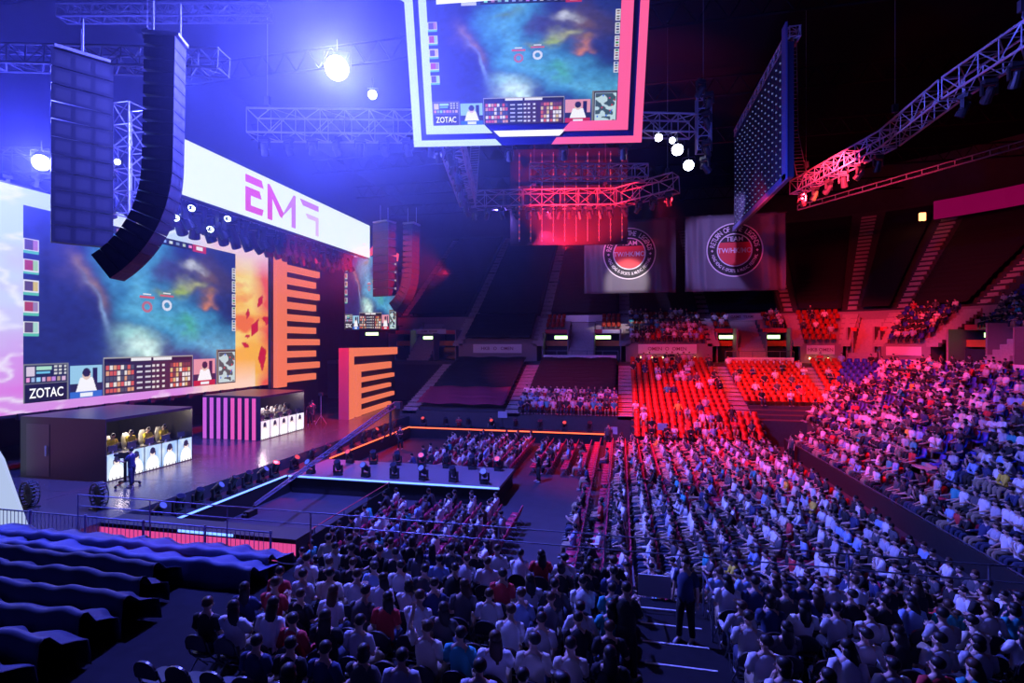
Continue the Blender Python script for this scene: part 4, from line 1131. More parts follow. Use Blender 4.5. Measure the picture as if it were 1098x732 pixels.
# left end bits: pink wing panel with white edge, white slab, fans
r = facing_x('wing_panel', 'pink lit wing panel with a white vertical edge at far left of the stage', 'stage art', -29.5, 16.3, 1.5)
MB().b2(-3, 2.0, 0, .1, 0, 2.8).build('panel_face', emis('wing_pink_glow', (.75, .2, .6), .7), r); MB().b2(2.15, 2.5, -.1, .1, 0, 2.85).build('white_edge', emis('wing_white_glow', (.55, .7, 1), 1.3), r)
r = thing('white_ramp', 'bright white slanted board at the far left edge', 'board', (-21.6, 13.9, 1.5), rad(12))
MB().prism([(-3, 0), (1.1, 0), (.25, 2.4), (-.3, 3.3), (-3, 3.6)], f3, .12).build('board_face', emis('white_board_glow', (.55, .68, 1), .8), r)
MB().bar((-1, .1, 0), (-1, .9, 0), .04, 5).bar((-1, .9, 0), (-1, .12, 2), .04, 5).build('brace', BLACK, r)
def stage_fan(loc, rz, label):
    r = thing('stage_fan', label, 'fan', loc, rz, 'round stage fans')
    m = MB(); n = 20
    for d_, q in ((-.13, .42), (.13, .42)):
        m.tube([(q*math.cos(2*PI*i/n), d_, .55+q*1.15*math.sin(2*PI*i/n)) for i in range(n+1)], .025, 5)
    for i in range(n): t = 2*PI*i/n; m.bar((.42*math.cos(t), -.13, .55+.483*math.sin(t)), (.42*math.cos(t), .13, .55+.483*math.sin(t)), .03, 4)
    for i in range(10): t = PI*i/10; m.bar((.42*math.cos(t), -.14, .55+.483*math.sin(t)), (-.42*math.cos(t), -.14, .55-.483*math.sin(t)), .008, 4)
    m.build('cage', BLACK, r)
    m = MB().sph((0, 0, .55), (.38, .09, .43), 14, 8); m.build('blade_disc', BLACK, r, smooth=True)
    MB().bar((0, 0, 0), (0, 0, .12), .05, 8).box((0, 0, .025), (.6, .45, .05)).build('base', BLACK, r)
stage_fan((-20.0, 16.3, 1.5), rad(-15), 'dark round fan on the stage in front of the nearer booth'); stage_fan((-22.9, 15.9, 1.5), rad(-10), 'dark round fan beside the slanted white board')

# ------------------------------------------------------------------ flown rig
def truss(a, b, s, label, n=None, grp='aluminium trusses of the flown rig', flat=False, mm=None, name='truss', r=.045):
    a, b = Vector(a), Vector(b); d = b-a; L = d.length; n = n or max(2, int(L/s)); t = d.normalized()
    up = Vector((0, 0, 1)); side = t.cross(up)
    if side.length < .1: side = Vector((1, 0, 0)); up = Vector((0, 1, 0))
    side.normalize(); up = side.cross(t).normalized()
    C4 = [side*s/2+up*s/2, -side*s/2+up*s/2, -side*s/2-up*s/2, side*s/2-up*s/2]
    loc = a; mm = mm or STEEL; root = thing(name, label, 'truss', tuple(a), 0, grp); b = b-a; a = Vector((0, 0, 0)); m = MB()
    for c in C4: m.bar(c, b+c, r*1.25, 6)
    m.build('chord', mm, root); m = MB()
    for i in range(n+1):
        p = d*(i/n)
        for k in range(4): m.bar(p+C4[k], p+C4[(k+1) % 4], r*.7, 4)
    for i in range(n):
        p, q = d*(i/n), d*((i+1)/n)
        for k in range(4):
            if i % 2: m.bar(p+C4[k], q+C4[(k+1) % 4], r*.7, 4)
            else: m.bar(q+C4[k], p+C4[(k+1) % 4], r*.7, 4)
    m.build('lattice', mm, root)
    return root
Z0 = 20.0
TR_ = [((-19.8, 24.6, Z0), (-9.6, 27.0, Z0), 'truss left of the centre screen, lit blue'),
       ((-27.6, 17.2, Z0+.6), (-16.6, 18.9, Z0), 'long truss at top left above the speaker arrays'),
       ((-27.2, 20.3, 24.4), (-17.0, 22.4, 24.4), 'higher truss at top left, faintly lit'),
       ((-34, 20.4, 17.6), (-27.2, 22.8, 17.6), 'truss at left edge behind the square speaker column'),
       ((-12.6, 41.4, Z0), (-8.0, 42.0, Z0), 'dim bluish left end of the far truss'),
       ((-7.9, 42.0, Z0), (-.4, 43.2, Z0), 'red lit far truss below the centre screen'),
       ((-.2, 43.2, Z0), (4.2, 41.0, Z0+.3), 'red lit angled truss piece running up to the cluster of white lamps'),
       ((13.3, 43.2, Z0), (15.4, 34.0, Z0), 'red lit truss right of the tall side panel'),
       ((15.4, 33.8, Z0), (15.3, 28.0, Z0), 'unlit middle piece of the long right truss'),
       ((15.3, 27.8, Z0), (16.4, 18.5, Z0), 'blue lit near piece of the long right truss'),
       ((1.0, 29.5, 20.2), (4.0, 30.3, 20.2), 'short blue lit truss right of the centre screen'),
       ((-5.5, 31.3, 18.6), (1.6, 32.8, 18.6), 'dim truss just below the centre screen'),
       ((-25.3, 24.5, 17.1), (-25.3, 46, 17.1), 'truss under the glowing title banner'),
       ((-27.1, 24.5, 17.1), (-27.1, 46, 17.1), 'rear truss under the glowing title banner'),
       ((-9.5, 27.6, 20), (-12.4, 41.0, 20), 'truss running away from the camera left of the centre screen'),
       ((10.2, 33.3, 26.6), (10.2, 48.5, 26.6), 'truss along the top of the tall side panel')]
for ti_, (a, b, lb) in enumerate(TR_): truss(a, b, mm=(mat('dimmed_truss_metal', (.08, .08, .1), .5, .3) if ti_ in (1, 2, 3) else None), label=lb, s=(1.0 if a[0] > 13 or a[0] == 1.0 else 1.3 if a[0] not in (-25.3, -27.1, -5.5, -27.6) else .8) if a[2] < 23 else .6)  # top left trusses use a darkened copy, their dimness put into the colour
truss((-23.3, 20.5, 14.2), (-23.3, 20.5, 19.5), .95, 'upright truss between the two big speaker columns', name='truss')
truss((4.5, 29.9, 18.6), (4.5, 29.9, 21.6), .7, 'short upright truss of the white lamp cluster')
# hanging cable ladders
def ladder(pts, w, label):
    r = thing('cable_ladder', label, 'cable ladder', pts[0], 0, 'cable ladders'); P = [Vector(p)-Vector(pts[0]) for p in pts]
    n = 40; Q = []
    for i in range(n+1):
        t = i/n*(len(P)-1); k = min(int(t), len(P)-2); Q.append(P[k].lerp(P[k+1], t-k))
    m = MB(); s = Vector((w/2, 0, 0)); m.tube([q-s for q in Q], .03, 5).tube([q+s for q in Q], .03, 5); m.build('cable', STEEL, r)
    m = MB()
    for q in Q: m.bar(q-s, q+s, .022, 4)
    m.build('rung', STEEL, r)
ladder([(-12.0, 40.8, 20.0), (-11.9, 40.8, 22), (-11.6, 40.8, 26)], .75, 'thin ladder of cables over the left end of the far truss')
ladder([(13.6, 42.8, 20.6), (12.9, 42.6, 24), (12.8, 42.5, 28), (12.7, 42.4, 32)], .7, 'long red cable ladder dropping to the right truss')
# hoists / chains
def hoist(x, y, z, lb):
    r = thing('chain_hoist', lb, 'hoist', (x, y, z), 0, 'chain hoists'); MB().box((0, 0, .7), (.28, .22, .45)).bar((0, 0, .3), (0, 0, .5), .04, 6).build('motor', DKGREY, r)
    MB().bar((0, 0, .9), (0, 0, 33-z), .012, 4).build('chain', STEEL, r); MB().sph((0, 0, .25), (.06, .03, .09), 6, 5).build('hook', STEEL, r)
for i, (x, y, lb) in enumerate(((-19, 24.8, 'left end of the truss beside the centre screen'), (-10.2, 26.8, 'right end of the truss beside the centre screen'), (-7, 42.1, 'left end of the red truss'), (-1.2, 43.1, 'right end of the red truss'),
                   (3.6, 41.4, 'angled red truss piece'), (15.3, 33, 'dark part of the right truss'), (15.6, 24, 'blue part of the right truss'), (4.5, 29.9, 'cluster of white lamps'), (13.6, 42, 'red part of the right truss'), (-20, 18.4, 'truss above the speaker arrays'))):
    hoist(x, y, Z0+.65 if i != 7 else 21.3, 'chain hoist above the '+lb)

# moving heads
MHB = mat('fixture_black', (.03, .03, .035), .4)
def head_proto(tilt, lens, name='moving_head_light', lamp_r=.13):
    r = thing(name, 'x', 'spotlight')
    MB().box((0, 0, .07), (.36, .3, .14)).build('base', MHB, r)
    y = MB(); 
    for s in (-1, 1): y.b2(s*.2-.03, s*.2+.03, -.06, .06, .14, .5)
    y.b2(-.23, .23, -.07, .07, .13, .19); y.build('yoke', MHB, r)
    Q = Matrix.Rotation(tilt, 3, 'X'); c = Vector((0, 0, .44)); m = MB(); ax = Q @ Vector((0, 0, 1))
    m.limb([c-ax*.22, c-ax*.18, c+ax*.05, c+ax*.26, c+ax*.3], [.07, .12, .14, lamp_r+.03, lamp_r+.03], 12); m.build('head', MHB, r, smooth=False)
    MB().bar(c+ax*.295, c+ax*.315, lamp_r, 14).build('lens', lens, r)
    return r
H_dark = head_proto(.5, GLASSD); H_blue = head_proto(.9, LENSB); H_red = head_proto(.8, LENSR); H_white = head_proto(1.2, LENSW, lamp_r=.15)
PROT = [H_dark, H_blue, H_red, H_white]
def hang(p, x, y, z, rz, label, grp, sc=1.0):
    c = dup(p, (x, y, z), rz, label, grp); c.rotation_euler = (PI, 0, rz); c.scale = (sc,)*3; return c
def stand_(p, x, y, z, rz, label, grp, sc=1.0): c = dup(p, (x, y, z), rz, label, grp); c.scale = (sc,)*3; return c
G1 = 'fixtures hanging from the trusses'
def along(a, b, n, protos, lb, z_off=-.68, sc=1.3, grp=G1, rz=0):
    a, b = Vector(a), Vector(b)
    for i in range(n):
        p = a.lerp(b, (i+.5)/n); pr = protos[i % len(protos)]
        hang(pr, p.x, p.y, p.z+z_off, rz+R.uniform(-.8, .8), 'hanging spotlight, %s from %s' % (ORD[i], lb), grp, sc)
along(*TR_[0][:2], 8, [H_dark, H_dark, H_blue], 'left under the blue truss beside the centre screen')
along(*TR_[4][:2], 4, [H_dark, H_blue], 'left under the dim left end of the far truss')
along(*TR_[5][:2], 9, [H_red, H_dark], 'left under the red far truss')
along(*TR_[6][:2], 4, [H_red], 'left under the angled red truss')
along(*TR_[7][:2], 6, [H_red, H_dark], 'far end under the red part of the right truss')
along(*TR_[9][:2], 7, [H_dark, H_blue], 'far end under the blue part of the right truss')
along(*TR_[14][:2], 8, [H_dark, H_blue], 'near end under the truss running away left of the centre screen')
along(*TR_[3][:2], 5, [H_blue, H_dark], 'left under the truss at the left edge')
along((-25.3, 24.4, 17.1), (-25.3, 45, 17.1), 22, [H_dark, H_dark, H_dark], 'near end in the front row under the title banner', -.75, 2.1, 'fixtures under the title banner')
along((-27.1, 22, 17.1), (-27.1, 45, 17.1), 20, [H_dark, H_red, H_dark], 'near end in the rear row under the title banner', -.75, 2.1, 'fixtures under the title banner')
# round white par cans under the near end of the banner
for i, (x, y, z) in enumerate(((-24.5, 25.4, 15.9), (-24.5, 28.2, 15.95), (-24.6, 24.4, 15.1), (-24.6, 26.9, 15.0))):
    o = MB().limb([(0, 0, 0), (.02, 0, -.02), (.3, 0, .25), (.34, 0, .3)], [.2, .22, .18, .1], 14).build('par_can', MHB, None, (x, y, z), -.9); MB().bar((-.03, 0, -.02), (.0, 0, 0.0), .19, 14).build('lens', emis('par_white', (.6, .8, 1), 9, False), o)
    o.rotation_euler = (0, 0, rad(-62)+PI); tag(o, 'round white lamp under the near end of the title banner, %s' % ('upper left', 'upper right', 'lower left', 'lower right')[i], 'spotlight', 'white lamps under the title banner')
# footlights on ledge, thrust and back runway
for i in range(8):
    stand_(H_dark if i % 3 else H_blue, -17.9, 16.9+1.0*i, .93, PI/2+R.uniform(-.3, .3), 'spotlight standing on the stage ledge, %s from the near end' % ORD[i], 'footlights on the ledge', 1.1)
for i in range(9):
    stand_(H_dark if i % 3 else H_red, -17.9, 25.6+1.6*i, .93, PI/2+R.uniform(-.3, .3), 'spotlight on the far half of the ledge, %s from near end' % ORD[i], 'footlights on the ledge', 1.1)
for i in range(7):
    stand_(H_blue if i % 2 == 0 else H_dark, -16.4+1.62*i, 24.9, .95, R.uniform(-.3, .3), 'spotlight on the front edge of the thrust, %s from the left' % ORD[i], 'footlights on the thrust', 1.1)
for i in range(7):
    stand_(H_red if i % 3 == 0 else H_dark, -15.6+1.5*i, 27.6, .95, R.uniform(-.3, .3), 'spotlight on the back edge of the thrust, %s from the left' % ORD[i], 'footlights on the thrust', 1.1)
for i in range(8):
    stand_(H_dark if i % 3 else H_red, -16.4+2.0*i, 41.2, .95, R.uniform(-.3, .3), 'spotlight on the back runway, %s from the left' % ORD[i], 'footlights on the back runway', 1.1)
stand_(H_dark, -27.6, 16.0, 1.5, 1, 'dark spotlight on the stage before the pink wing panel', 'fixtures on the stage deck', 1.8)

# white lamp cluster right of the centre screen
LMP = [(3.1, 29.6, 18.7, .3, 'largest, in the middle of'), (3.65, 29.3, 17.7, .27, 'lowest of'), (2.1, 29.6, 19.45, .2, 'leftmost of'), (2.85, 29.9, 19.35, .16, 'second from the left of')]
def blinder(loc, rr_, aim, es, label, grp, colr=(.8, .86, 1)):
    r = thing('spotlight', label, 'spotlight', loc, 0, grp); a = Vector(aim).normalized()
    MB().limb([a*-.35, a*-.3, a*0, a*.05], [rr_*.6, rr_*.85, rr_*1.1, rr_*1.1], 14).build('housing', MHB, r)
    MB().bar(a*.055, a*.075, rr_, 16).build('lens', emis('lens_%g_%g' % (es, colr[0]), colr, min(es, 25), False), r)
    m = MB(); sd = a.cross(Vector((0, 0, 1))).normalized()*rr_*1.2; m.tube([sd-a*.1, sd+Vector((0, 0, rr_*1.6)), -sd+Vector((0, 0, rr_*1.6)), -sd-a*.1], .02, 5); m.bar((0, 0, rr_*1.6), (0, 0, rr_*1.6+.5), .03, 5); m.build('yoke', MHB, r)
    return r
for (x, y, z, q, w) in LMP: blinder((x, y, z), q, (-.12, -1, -.35), 90, 'white lamp, '+w+' the cluster right of the centre screen', 'white lamps of the cluster', (.85, .88, 1))
for i, (x, y, z) in enumerate(((4.6, 29.4, 19.0), (4.5, 29.3, 18.1), (4.6, 29.5, 20.6), (4.7, 29.4, 21.6), (4.3, 29.4, 22.3))):
    hang(H_blue, x, y, z, R.uniform(-1, 1), 'small bluish fixture on the right side of the white lamp cluster, %s from the bottom' % ORD[(1, 0, 2, 3, 4)[i]], 'fixtures by the cluster', 1.2)
# the two big blue-white beams
BG = blinder((-12.1, 20.3, 20.0), .48, (.3, -1, -.6), 600, 'very bright blue white lamp high left of the centre screen', 'bright lamps', (.55, .62, 1))
blinder((-11.8, 23.0, 20.1), .2, (.3, -1, -.4), 160, 'smaller bright lamp just below the brightest one', 'bright lamps', (.65, .72, 1))
blinder((-27.9, 19.9, 16.9), .36, (.7, -1, -.4), 300, 'bright blue white lamp at the left edge beside the square speaker column', 'bright lamps', (.5, .58, 1))
blinder((-23.3, 19.9, 16.6), .13, (.4, -1, -.3), 60, 'small white lamp on the upright truss', 'bright lamps', (.7, .78, 1))
blinder((-23.7, 19.9, 15.9), .1, (.4, -1, -.3), 50, 'smaller lamp lower on the upright truss', 'bright lamps', (.7, .78, 1))

# speaker arrays
SPK = mat('speaker_grille', (.03, .03, .045), .45, noise=.3, nscale=30)
def line_array(x, y, ztop, n, h, w, dep, curve, rz, label, red=False, zs=None):
    r = thing('line_array', label, 'loudspeaker', (x, y, ztop), rz, 'hanging loudspeaker arrays')
    a = 0; p = Vector((0, 0, 0))          # local +y = direction the boxes face, curve bends downwards/back
    for i in range(n):
        a = curve(i/n); dn = Vector((0, -math.sin(a), -math.cos(a))); fw = Vector((0, math.cos(a), -math.sin(a)))
        c = p+dn*h/2
        M3 = Matrix((Vector((1, 0, 0)), fw, -dn)).transposed()
        m = MB().add([M3 @ Vector(q)+c-fw*dep/2 for q in ((-w/2, -dep/2, -h*.36), (w/2, -dep/2, -h*.36), (w/2, dep/2, -h*.48), (-w/2, dep/2, -h*.48), (-w/2, -dep/2, h*.36), (w/2, -dep/2, h*.36), (w/2, dep/2, h*.48), (-w/2, dep/2, h*.48))],
                     [(3, 2, 1, 0), (4, 5, 6, 7), (0, 1, 5, 4), (1, 2, 6, 5), (2, 3, 7, 6), (3, 0, 4, 7)])
        b = m.build('speaker_box', SPK, r)
        g = MB(); 
        for sx in (-1, 1): g.add([M3 @ Vector((sx*w*.503, q, zz))+c-fw*dep/2 for q, zz in ((-dep*.3, -.09), (dep*.1, -.09), (dep*.1, .09), (-dep*.3, .09))], [(0, 1, 2, 3)])
        for q in (-.32, 0, .32): g.add([M3 @ Vector((q*w-.12*w, dep*.503, -h*.3))+c-fw*dep/2, M3 @ Vector((q*w+.12*w, dep*.503, -h*.3))+c-fw*dep/2, M3 @ Vector((q*w+.12*w, dep*.503, h*.3))+c-fw*dep/2, M3 @ Vector((q*w-.12*w, dep*.503, h*.3))+c-fw*dep/2], [(0, 1, 2, 3)])
        g.build('grille', mat('grille_metal', (.045, .045, .06), .6, .0), b)
        p = p+dn*h
    MB().box((0, -dep/2, .1), (w*.9, dep*1.2, .12)).bar((0, -dep*.9, .1), (0, -dep*.9, 1.5), .03, 5).bar((0, 0, .1), (0, 0, 1.5), .03, 5).build('rigging_frame', STEEL, r)
    return r
J = lambda t: rad(1+56*max(0, (t-.45)/.55)**1.2)
line_array(-16.6, 16.7, 19.6, 21, .47, .95, 1.05, J, rad(-68), 'big curved loudspeaker array at the near stage corner, curling left at the bottom')
line_array(-17.2, 41.5, 18.2, 17, .47, 1.35, .9, J, rad(-95), 'red lit curved loudspeaker array at the far stage corner')
S0 = lambda t: 0
line_array(-20.9, 16.4, 19.4, 11, .68, 1.9, 1.0, S0, rad(-125), 'straight square loudspeaker column left of the big curved array')
line_array(-20.6, 41.6, 18.6, 9, .72, 1.9, 1.0, S0, rad(180-20), 'straight red tinted loudspeaker column in front of the side screen')

# centre screen (tilted), local: x right, z up along the slant, -y out
JB = thing('centre_screen', 'hanging centre video screen with white and pink angular frame, tilted down to the seats', 'screen', (-4.62, 25.39, 18.0))
JB.rotation_euler = (rad(17.5), 0, rad(8.87))
MB().b2(-5.6, 5.6, .1, .9, .1, 8.6).build('housing', BLACK, JB)
MB().b2(-5.72, 5.72, .02, .1, 0, 8.7).build('face_plate', mat('navy_face', (.012, .015, .1), .4), JB)
WF = emis('frame_white_glow', (.62, .82, 1), 1.0); PF = emis('frame_pink_glow', (1, .12, .3), 1.0); WF2 = emis('frame_bright_white', (.95, .97, 1), 1.1)
P2 = lambda a, b, q: Vector((a, .015-q, b))
def fb(poly_, mm, nm='frame_bar'): MB().prism(poly_, P2, .05).build(nm, mm, JB)
fb([(-5.72, .0), (-1.25, .0), (-1.55, .3), (-5.32, .3), (-5.32, 6.6), (-6.9, 7.4), (-7.1, 7.1), (-5.72, 6.4)], WF)
fb([(-5.05, .58), (-1.7, .58), (-2.1, .98), (-4.68, .98), (-4.68, 6.9), (-5.05, 6.9)], WF)
fb([(-1.35, .4), (1.65, .4), (1.95, .68), (-1.65, .68)], WF2)
fb([(1.25, .0), (5.72, .0), (5.72, 8.6), (5.32, 8.6), (5.32, .32), (1.5, .32)], PF)
fb([(1.75, .6), (5.02, .6), (5.02, 8.5), (4.45, 8.5), (4.45, 1.05), (2.2, 1.05)], PF)
fb([(-4.2, 6.25), (2.0, 6.45), (2.0, 6.75), (-4.2, 6.65)], WF2); fb([(2.1, 6.45), (4.4, 6.5), (4.4, 6.8), (2.1, 6.75)], PF)
g = link('game_picture', GME, JB, (-.12, -.03, .98)); g.scale = (9.1, 1, 5.45); sponsor(JB, -.12, .98, 9.1, 5.45, -.05)
# lower frame truss under it
for i, sx in enumerate((-4.6, -.9, 1.9, 4.9)):
    q = JB.matrix_basis @ Vector((sx, .5, -.05)); hang(H_dark if i % 2 else H_blue, q.x, q.y, q.z, 0, 'fixture under the centre screen, %s from the left' % ORD[i], 'fixtures under the centre screen', 1.0)
# far hanging panel (seen from behind) with rows of small lights, red lit
r = thing('hanging_led_panel', 'dark hanging panel behind the red truss, dotted with rows of tiny lights', 'screen', (-4.0, 44.2, 16.6), rad(9))
MB().b2(-5.4, 4.7, .1, .3, -.1, 8.2).build('frame', mat('panel_back', (.018, .009, .012), .6), r)
m = MB(); m2 = MB()
for i in range(10):
    for j in range(14): m.box((-4.6+.98*i, .03, .5+.55*j), (.09, .06, .14)); 
    m2.bar((-4.6+.98*i, .07, .2), (-4.6+.98*i, .07, 7.9), .03, 4)
o = m.build('tiny_lamp', emis('red_pixel', (1, .12, .15), .8, False), r); tag(o, kind='stuff'); m2.build('cable', STEEL, r)
# tall side panel edge-on at right
r = thing('side_led_panel', 'tall thin hanging panel seen nearly edge on at right, its face dotted with lights', 'screen', (9.84, 33.5, 18.0))
MB().b2(0, .35, 0, 14.8, 0, 8.1).build('frame', mat('panel_back_blue', (.05, .055, .1), .5), r)
m = MB(); m2 = MB()
for i in range(17):
    for j in range(14): m.box((-.04, .5+.85*i, .5+.54*j), (.05, .12, .07))
    m2.bar((-.03, .9+.85*i, .1), (-.03, .9+.85*i, 8), .02, 4)
o = m.build('tiny_lamp', emis('white_pixel', (.3, .4, 1), .35, False), r); tag(o, kind='stuff'); m2.build('cable', DKGREY, r)
m = MB(); m.b2(-.12, -.02, -.05, .75, -.1, 9.3); m.b2(-.12, 0, 0, 14.8, -.12, .25); m.build('edge_frame', mat('blue_lit_edge_metal', (.25, .28, .6), .35, .3), r)  # blue light on the panel edge is put into the metal colour

# camera crane
r = thing('camera_crane', 'long camera crane reaching diagonally over the stage ledge', 'crane', (-16.3, 34.5, .93))
a, b = Vector((0, .6, 2.55)), Vector((2.3, -17.0, .75))
ax = (b-a)
m = MB()
for s, z in ((-1, -.14), (1, -.14), (0, .16)): m.bar(a+Vector((s*.16, 0, z)), a+ax*.55+Vector((s*.09, 0, z*.6)), .05, 6); m.bar(a+ax*.55+Vector((s*.09, 0, z*.6)), b+Vector((s*.04, 0, z*.3)), .03, 6)
for i in range(26):
    q = i/26; k = 1-q*.7; p = a+ax*q; p2 = a+ax*(q+1/26)
    m.bar(p+Vector((-.16*k, 0, -.14*k)), p2+Vector((0, 0, .16*k)), .02, 4); m.bar(p+Vector((.16*k, 0, -.14*k)), p2+Vector((0, 0, .16*k)), .02, 4); m.bar(p+Vector((-.16*k, 0, -.14*k)), p+Vector((.16*k, 0, -.14*k)), .02, 4)
m.build('arm', mat('crane_blue_grey', (.2, .22, .34), .35, .4), r)
m = MB().bar((0, 0, .3), (0, 0, 2.4), .09, 8); 
for k in range(3): t = 2.1*k; m.bar((0, 0, 1.0), (.75*math.cos(t), .75*math.sin(t), .03), .045, 6)
m.build('tripod', DKGREY, r)
MB().box(a+Vector((0, .7, -.1)), (.55, .5, .5)).box((0, 0, 2.45), (.35, .4, .3)).build('counterweight', DKGREY, r)
c = MB().box(b+Vector((0, -.2, -.25)), (.22, .5, .24)).bar(b+Vector((0, -.45, -.25)), b+Vector((0, -.62, -.25)), .07, 10).bar(b, b+Vector((0, -.1, -.2)), .03, 6); c.build('camera_head', BLACK, r)

# ------------------------------------------------------------------ standing people
def standing(loc, rz, label, pose, si, ti, hk='short', grp='crew and attendants'):
    me, S = body_mesh(pose); P = {'body': me}
    m = MB(); shirt_mb(m, S, False); P['shirt'] = m.mesh('shirt', SHM[0], True); m = MB(); trouser_mb(m, S); P['trousers'] = m.mesh('trousers', TRS[0], True)
    for k in 'lr': m = MB(); shoe_mb(m, S, k); P['shoe'+k] = m.mesh('shoe', SHOE, True)
    m = MB(); hair_mb(m, S, hk); P['hair'] = m.mesh('hair', HAIRM[0], True)
    return person(P, loc, rz, label, grp, si, ti)
ST = dict(stand=True, arm='side'); STP = dict(stand=True, arm='phone', lean=.06)
standing((-21.6, 19.1, 1.5), PI/2+.2, 'camera operator in dark clothes standing before the nearer booth', dict(stand=True, arml='fwd', armr='fwd', lean=.05), 3, 0)
r = thing('camera_pedestal', 'studio camera on a wheeled pedestal before the nearer booth', 'camera', (-22.15, 19.25, 1.5), .3)
m = MB().bar((0, 0, .15), (0, 0, 1.25), .06, 8)
for k in range(3): t = 2.1*k+.4; m.bar((0, 0, .2), (.55*math.cos(t), .55*math.sin(t), .12), .035, 6); m.sph((.55*math.cos(t), .55*math.sin(t), .07), (.07, .05, .07), 8, 6)
m.build('pedestal', BLACK, r); MB().box((0, 0, 1.4), (.45, .22, .28)).bar((-.2, 0, 1.4), (-.45, 0, 1.4), .07, 10).build('camera_body', BLACK, r)
standing((-16.2, 36.0, .0), PI, 'crane operator standing at the foot of the camera crane', dict(stand=True, arm='fwd'), 2, 1)
standing((-24.2, 36.6, 1.5), .6, 'crew member in black standing right of the further booth', ST, 2, 1)
standing((-24.9, 38.0, 1.5), .2, 'crew member in dark grey behind the light stand on stage', STP, 7, 1)
r = thing('light_stand', 'tall thin tripod stand on the stage beside the further booth', 'stand', (-23.6, 37.2, 1.5))
m = MB().bar((0, 0, .3), (0, 0, 2.3), .03, 6)
for k in range(3): t = 2.1*k; m.bar((0, 0, .7), (.5*math.cos(t), .5*math.sin(t), .02), .02, 5)
m.build('tripod', STEEL, r); MB().box((0, 0, 2.4), (.35, .2, .25)).build('lamp_head', BLACK, r)
standing((1.35, 11.3, 1.73), 2.6, 'usher in dark clothes standing on the upper steps of the near centre aisle', ST, 3, 1)
standing((.1, 9.3, 2.0), -.5, 'person in black standing at the left side of the near aisle steps', dict(stand=True, arm='phone', head=.6), 2, 1, 'fringe')
for i, (x, y, rz, w, si) in enumerate(((1.4, 42.2, PI, 'by the far riser under the left round banner', 2), (5.0, 41.9, 2.6, 'before the far riser, in white', 0), (7.9, 41.4, PI, 'near the far end of the main floor block', 5), (-.9, 40.2, PI, 'at the right end of the back runway', 7),
                                     (-4.6, 29.2, 1.8, 'on the walkway right of the thrust', 2), (11.4, 38.0, 2.0, 'by the barrier near the far corner', 7), (-13.6, 42.3, PI, 'behind the back runway at left', 5), (-10.8, 42.4, PI, 'behind the back runway, second from left', 2))):
    standing((x, y, 0 if i not in (0,) else 0), rz, 'attendant standing '+w, ST if i % 2 else STP, si, 1)
# little white notice boards
for i, (x, y, z, w) in enumerate(((-.6, 40.3, 1.3, 'at the right end of the back runway'), (3.2, 41.0, 1.6, 'in front of the far riser'), (-9.9, 42.9, 1.9, 'right of the wine red cloth'), (.85, 13.4, 1.9, 'at the head of the near aisle'))):
    r = thing('notice_board', 'small pale notice board '+w, 'sign', (x, y, z-1.1)); MB().b2(-.4, .4, -.02, .02, .8, 1.35).build('board', mat('pale_board', (.5, .5, .58), .6), r); MB().bar((0, .03, 0), (0, .03, .85), .02, 5).box((0, .03, .01), (.4, .3, .02)).build('post', BLACK, r)
for p in PROT:
    for k in kids(p): bpy.data.objects.remove(k)
    bpy.data.objects.remove(p)

# ------------------------------------------------------------------ lamps
def spot(name, loc, aim, col, W, deg, size=.3, blend_=.6):
    l = bpy.data.lights.new(name, 'SPOT'); l.color = col; l.energy = W; l.spot_size = rad(deg); l.spot_blend = blend_; l.shadow_soft_size = size
    o = bpy.data.objects.new(name, l); COL.objects.link(o); o.location = loc; d = Vector(aim)-Vector(loc); o.rotation_euler = d.to_track_quat('-Z', 'Y').to_euler(); return o
def point(name, loc, col, W, size=.2):
    l = bpy.data.lights.new(name, 'POINT'); l.color = col; l.energy = W; l.shadow_soft_size = size
    o = bpy.data.objects.new(name, l); COL.objects.link(o); o.location = loc; return o
BL = (.07, .1, 1); RD = (1, .015, .03); PK = (1, .08, .25); LB = (.16, .22, 1)
spot('blue_wash_lamp', (-12.1, 20.0, 19.6), (6, 21, 0), LB, 8000, 70, .3)
spot('blue_wash_lamp', (-9, 26, 19.3), (7, 17, 0), LB, 6500, 62, .3)
spot('blue_wash_lamp', (-18, 18.5, 19.3), (-6, 9.5, 2), BL, 2600, 70, .3)
spot('blue_wash_lamp', (-16, 25.0, 19.2), (-16, 21, 0), BL, 4500, 75, .3)
spot('blue_wash_lamp', (-22, 17, 19.3), (-17, 12.2, 2), BL, 2200, 42, .3)
# red wash from the far rig
spot('red_wash_lamp', (-4, 42, 19.2), (0, 38, 0), RD, 18000, 62, .3)
spot('red_wash_lamp', (3, 41, 19.2), (9, 40, 0), RD, 38000, 80, .3)
spot('red_wash_lamp', (4, 41, 19.2), (7, 54, 6), RD, 13000, 46, .3)
spot('red_wash_lamp', (13.5, 42, 19.2), (19, 53, 6), RD, 34000, 70, .3)
spot('red_wash_lamp', (14.5, 38, 19.2), (22, 40, 4), RD, 32000, 78, .3)
spot('red_wash_lamp', (-6, 41.5, 19.2), (-6, 52, 5), (1, .03, .16), 10000, 55, .3)
spot('red_wash_lamp', (-20, 38, 16), (-24, 33, 1.5), RD, 30000, 78, .3)
spot('orange_seat_lamp', (14, 40, 19.2), (14, 51, 5), (1, .1, .02), 9000, 45, .3)
spot('violet_wash_lamp', (-10, 42, 19.4), (-12, 60, 12), (.25, .14, 1), 2000, 100, .3)
spot('banner_lamp', (2.6, 45.2, 20.4), (.7, 56, 14.6), (1, .85, .8), 9000, 24, .2)
spot('upper_aisle_lamp', (13, 35, 19.3), (27, 62, 19), (1, .03, .07), 22000, 60, .3)
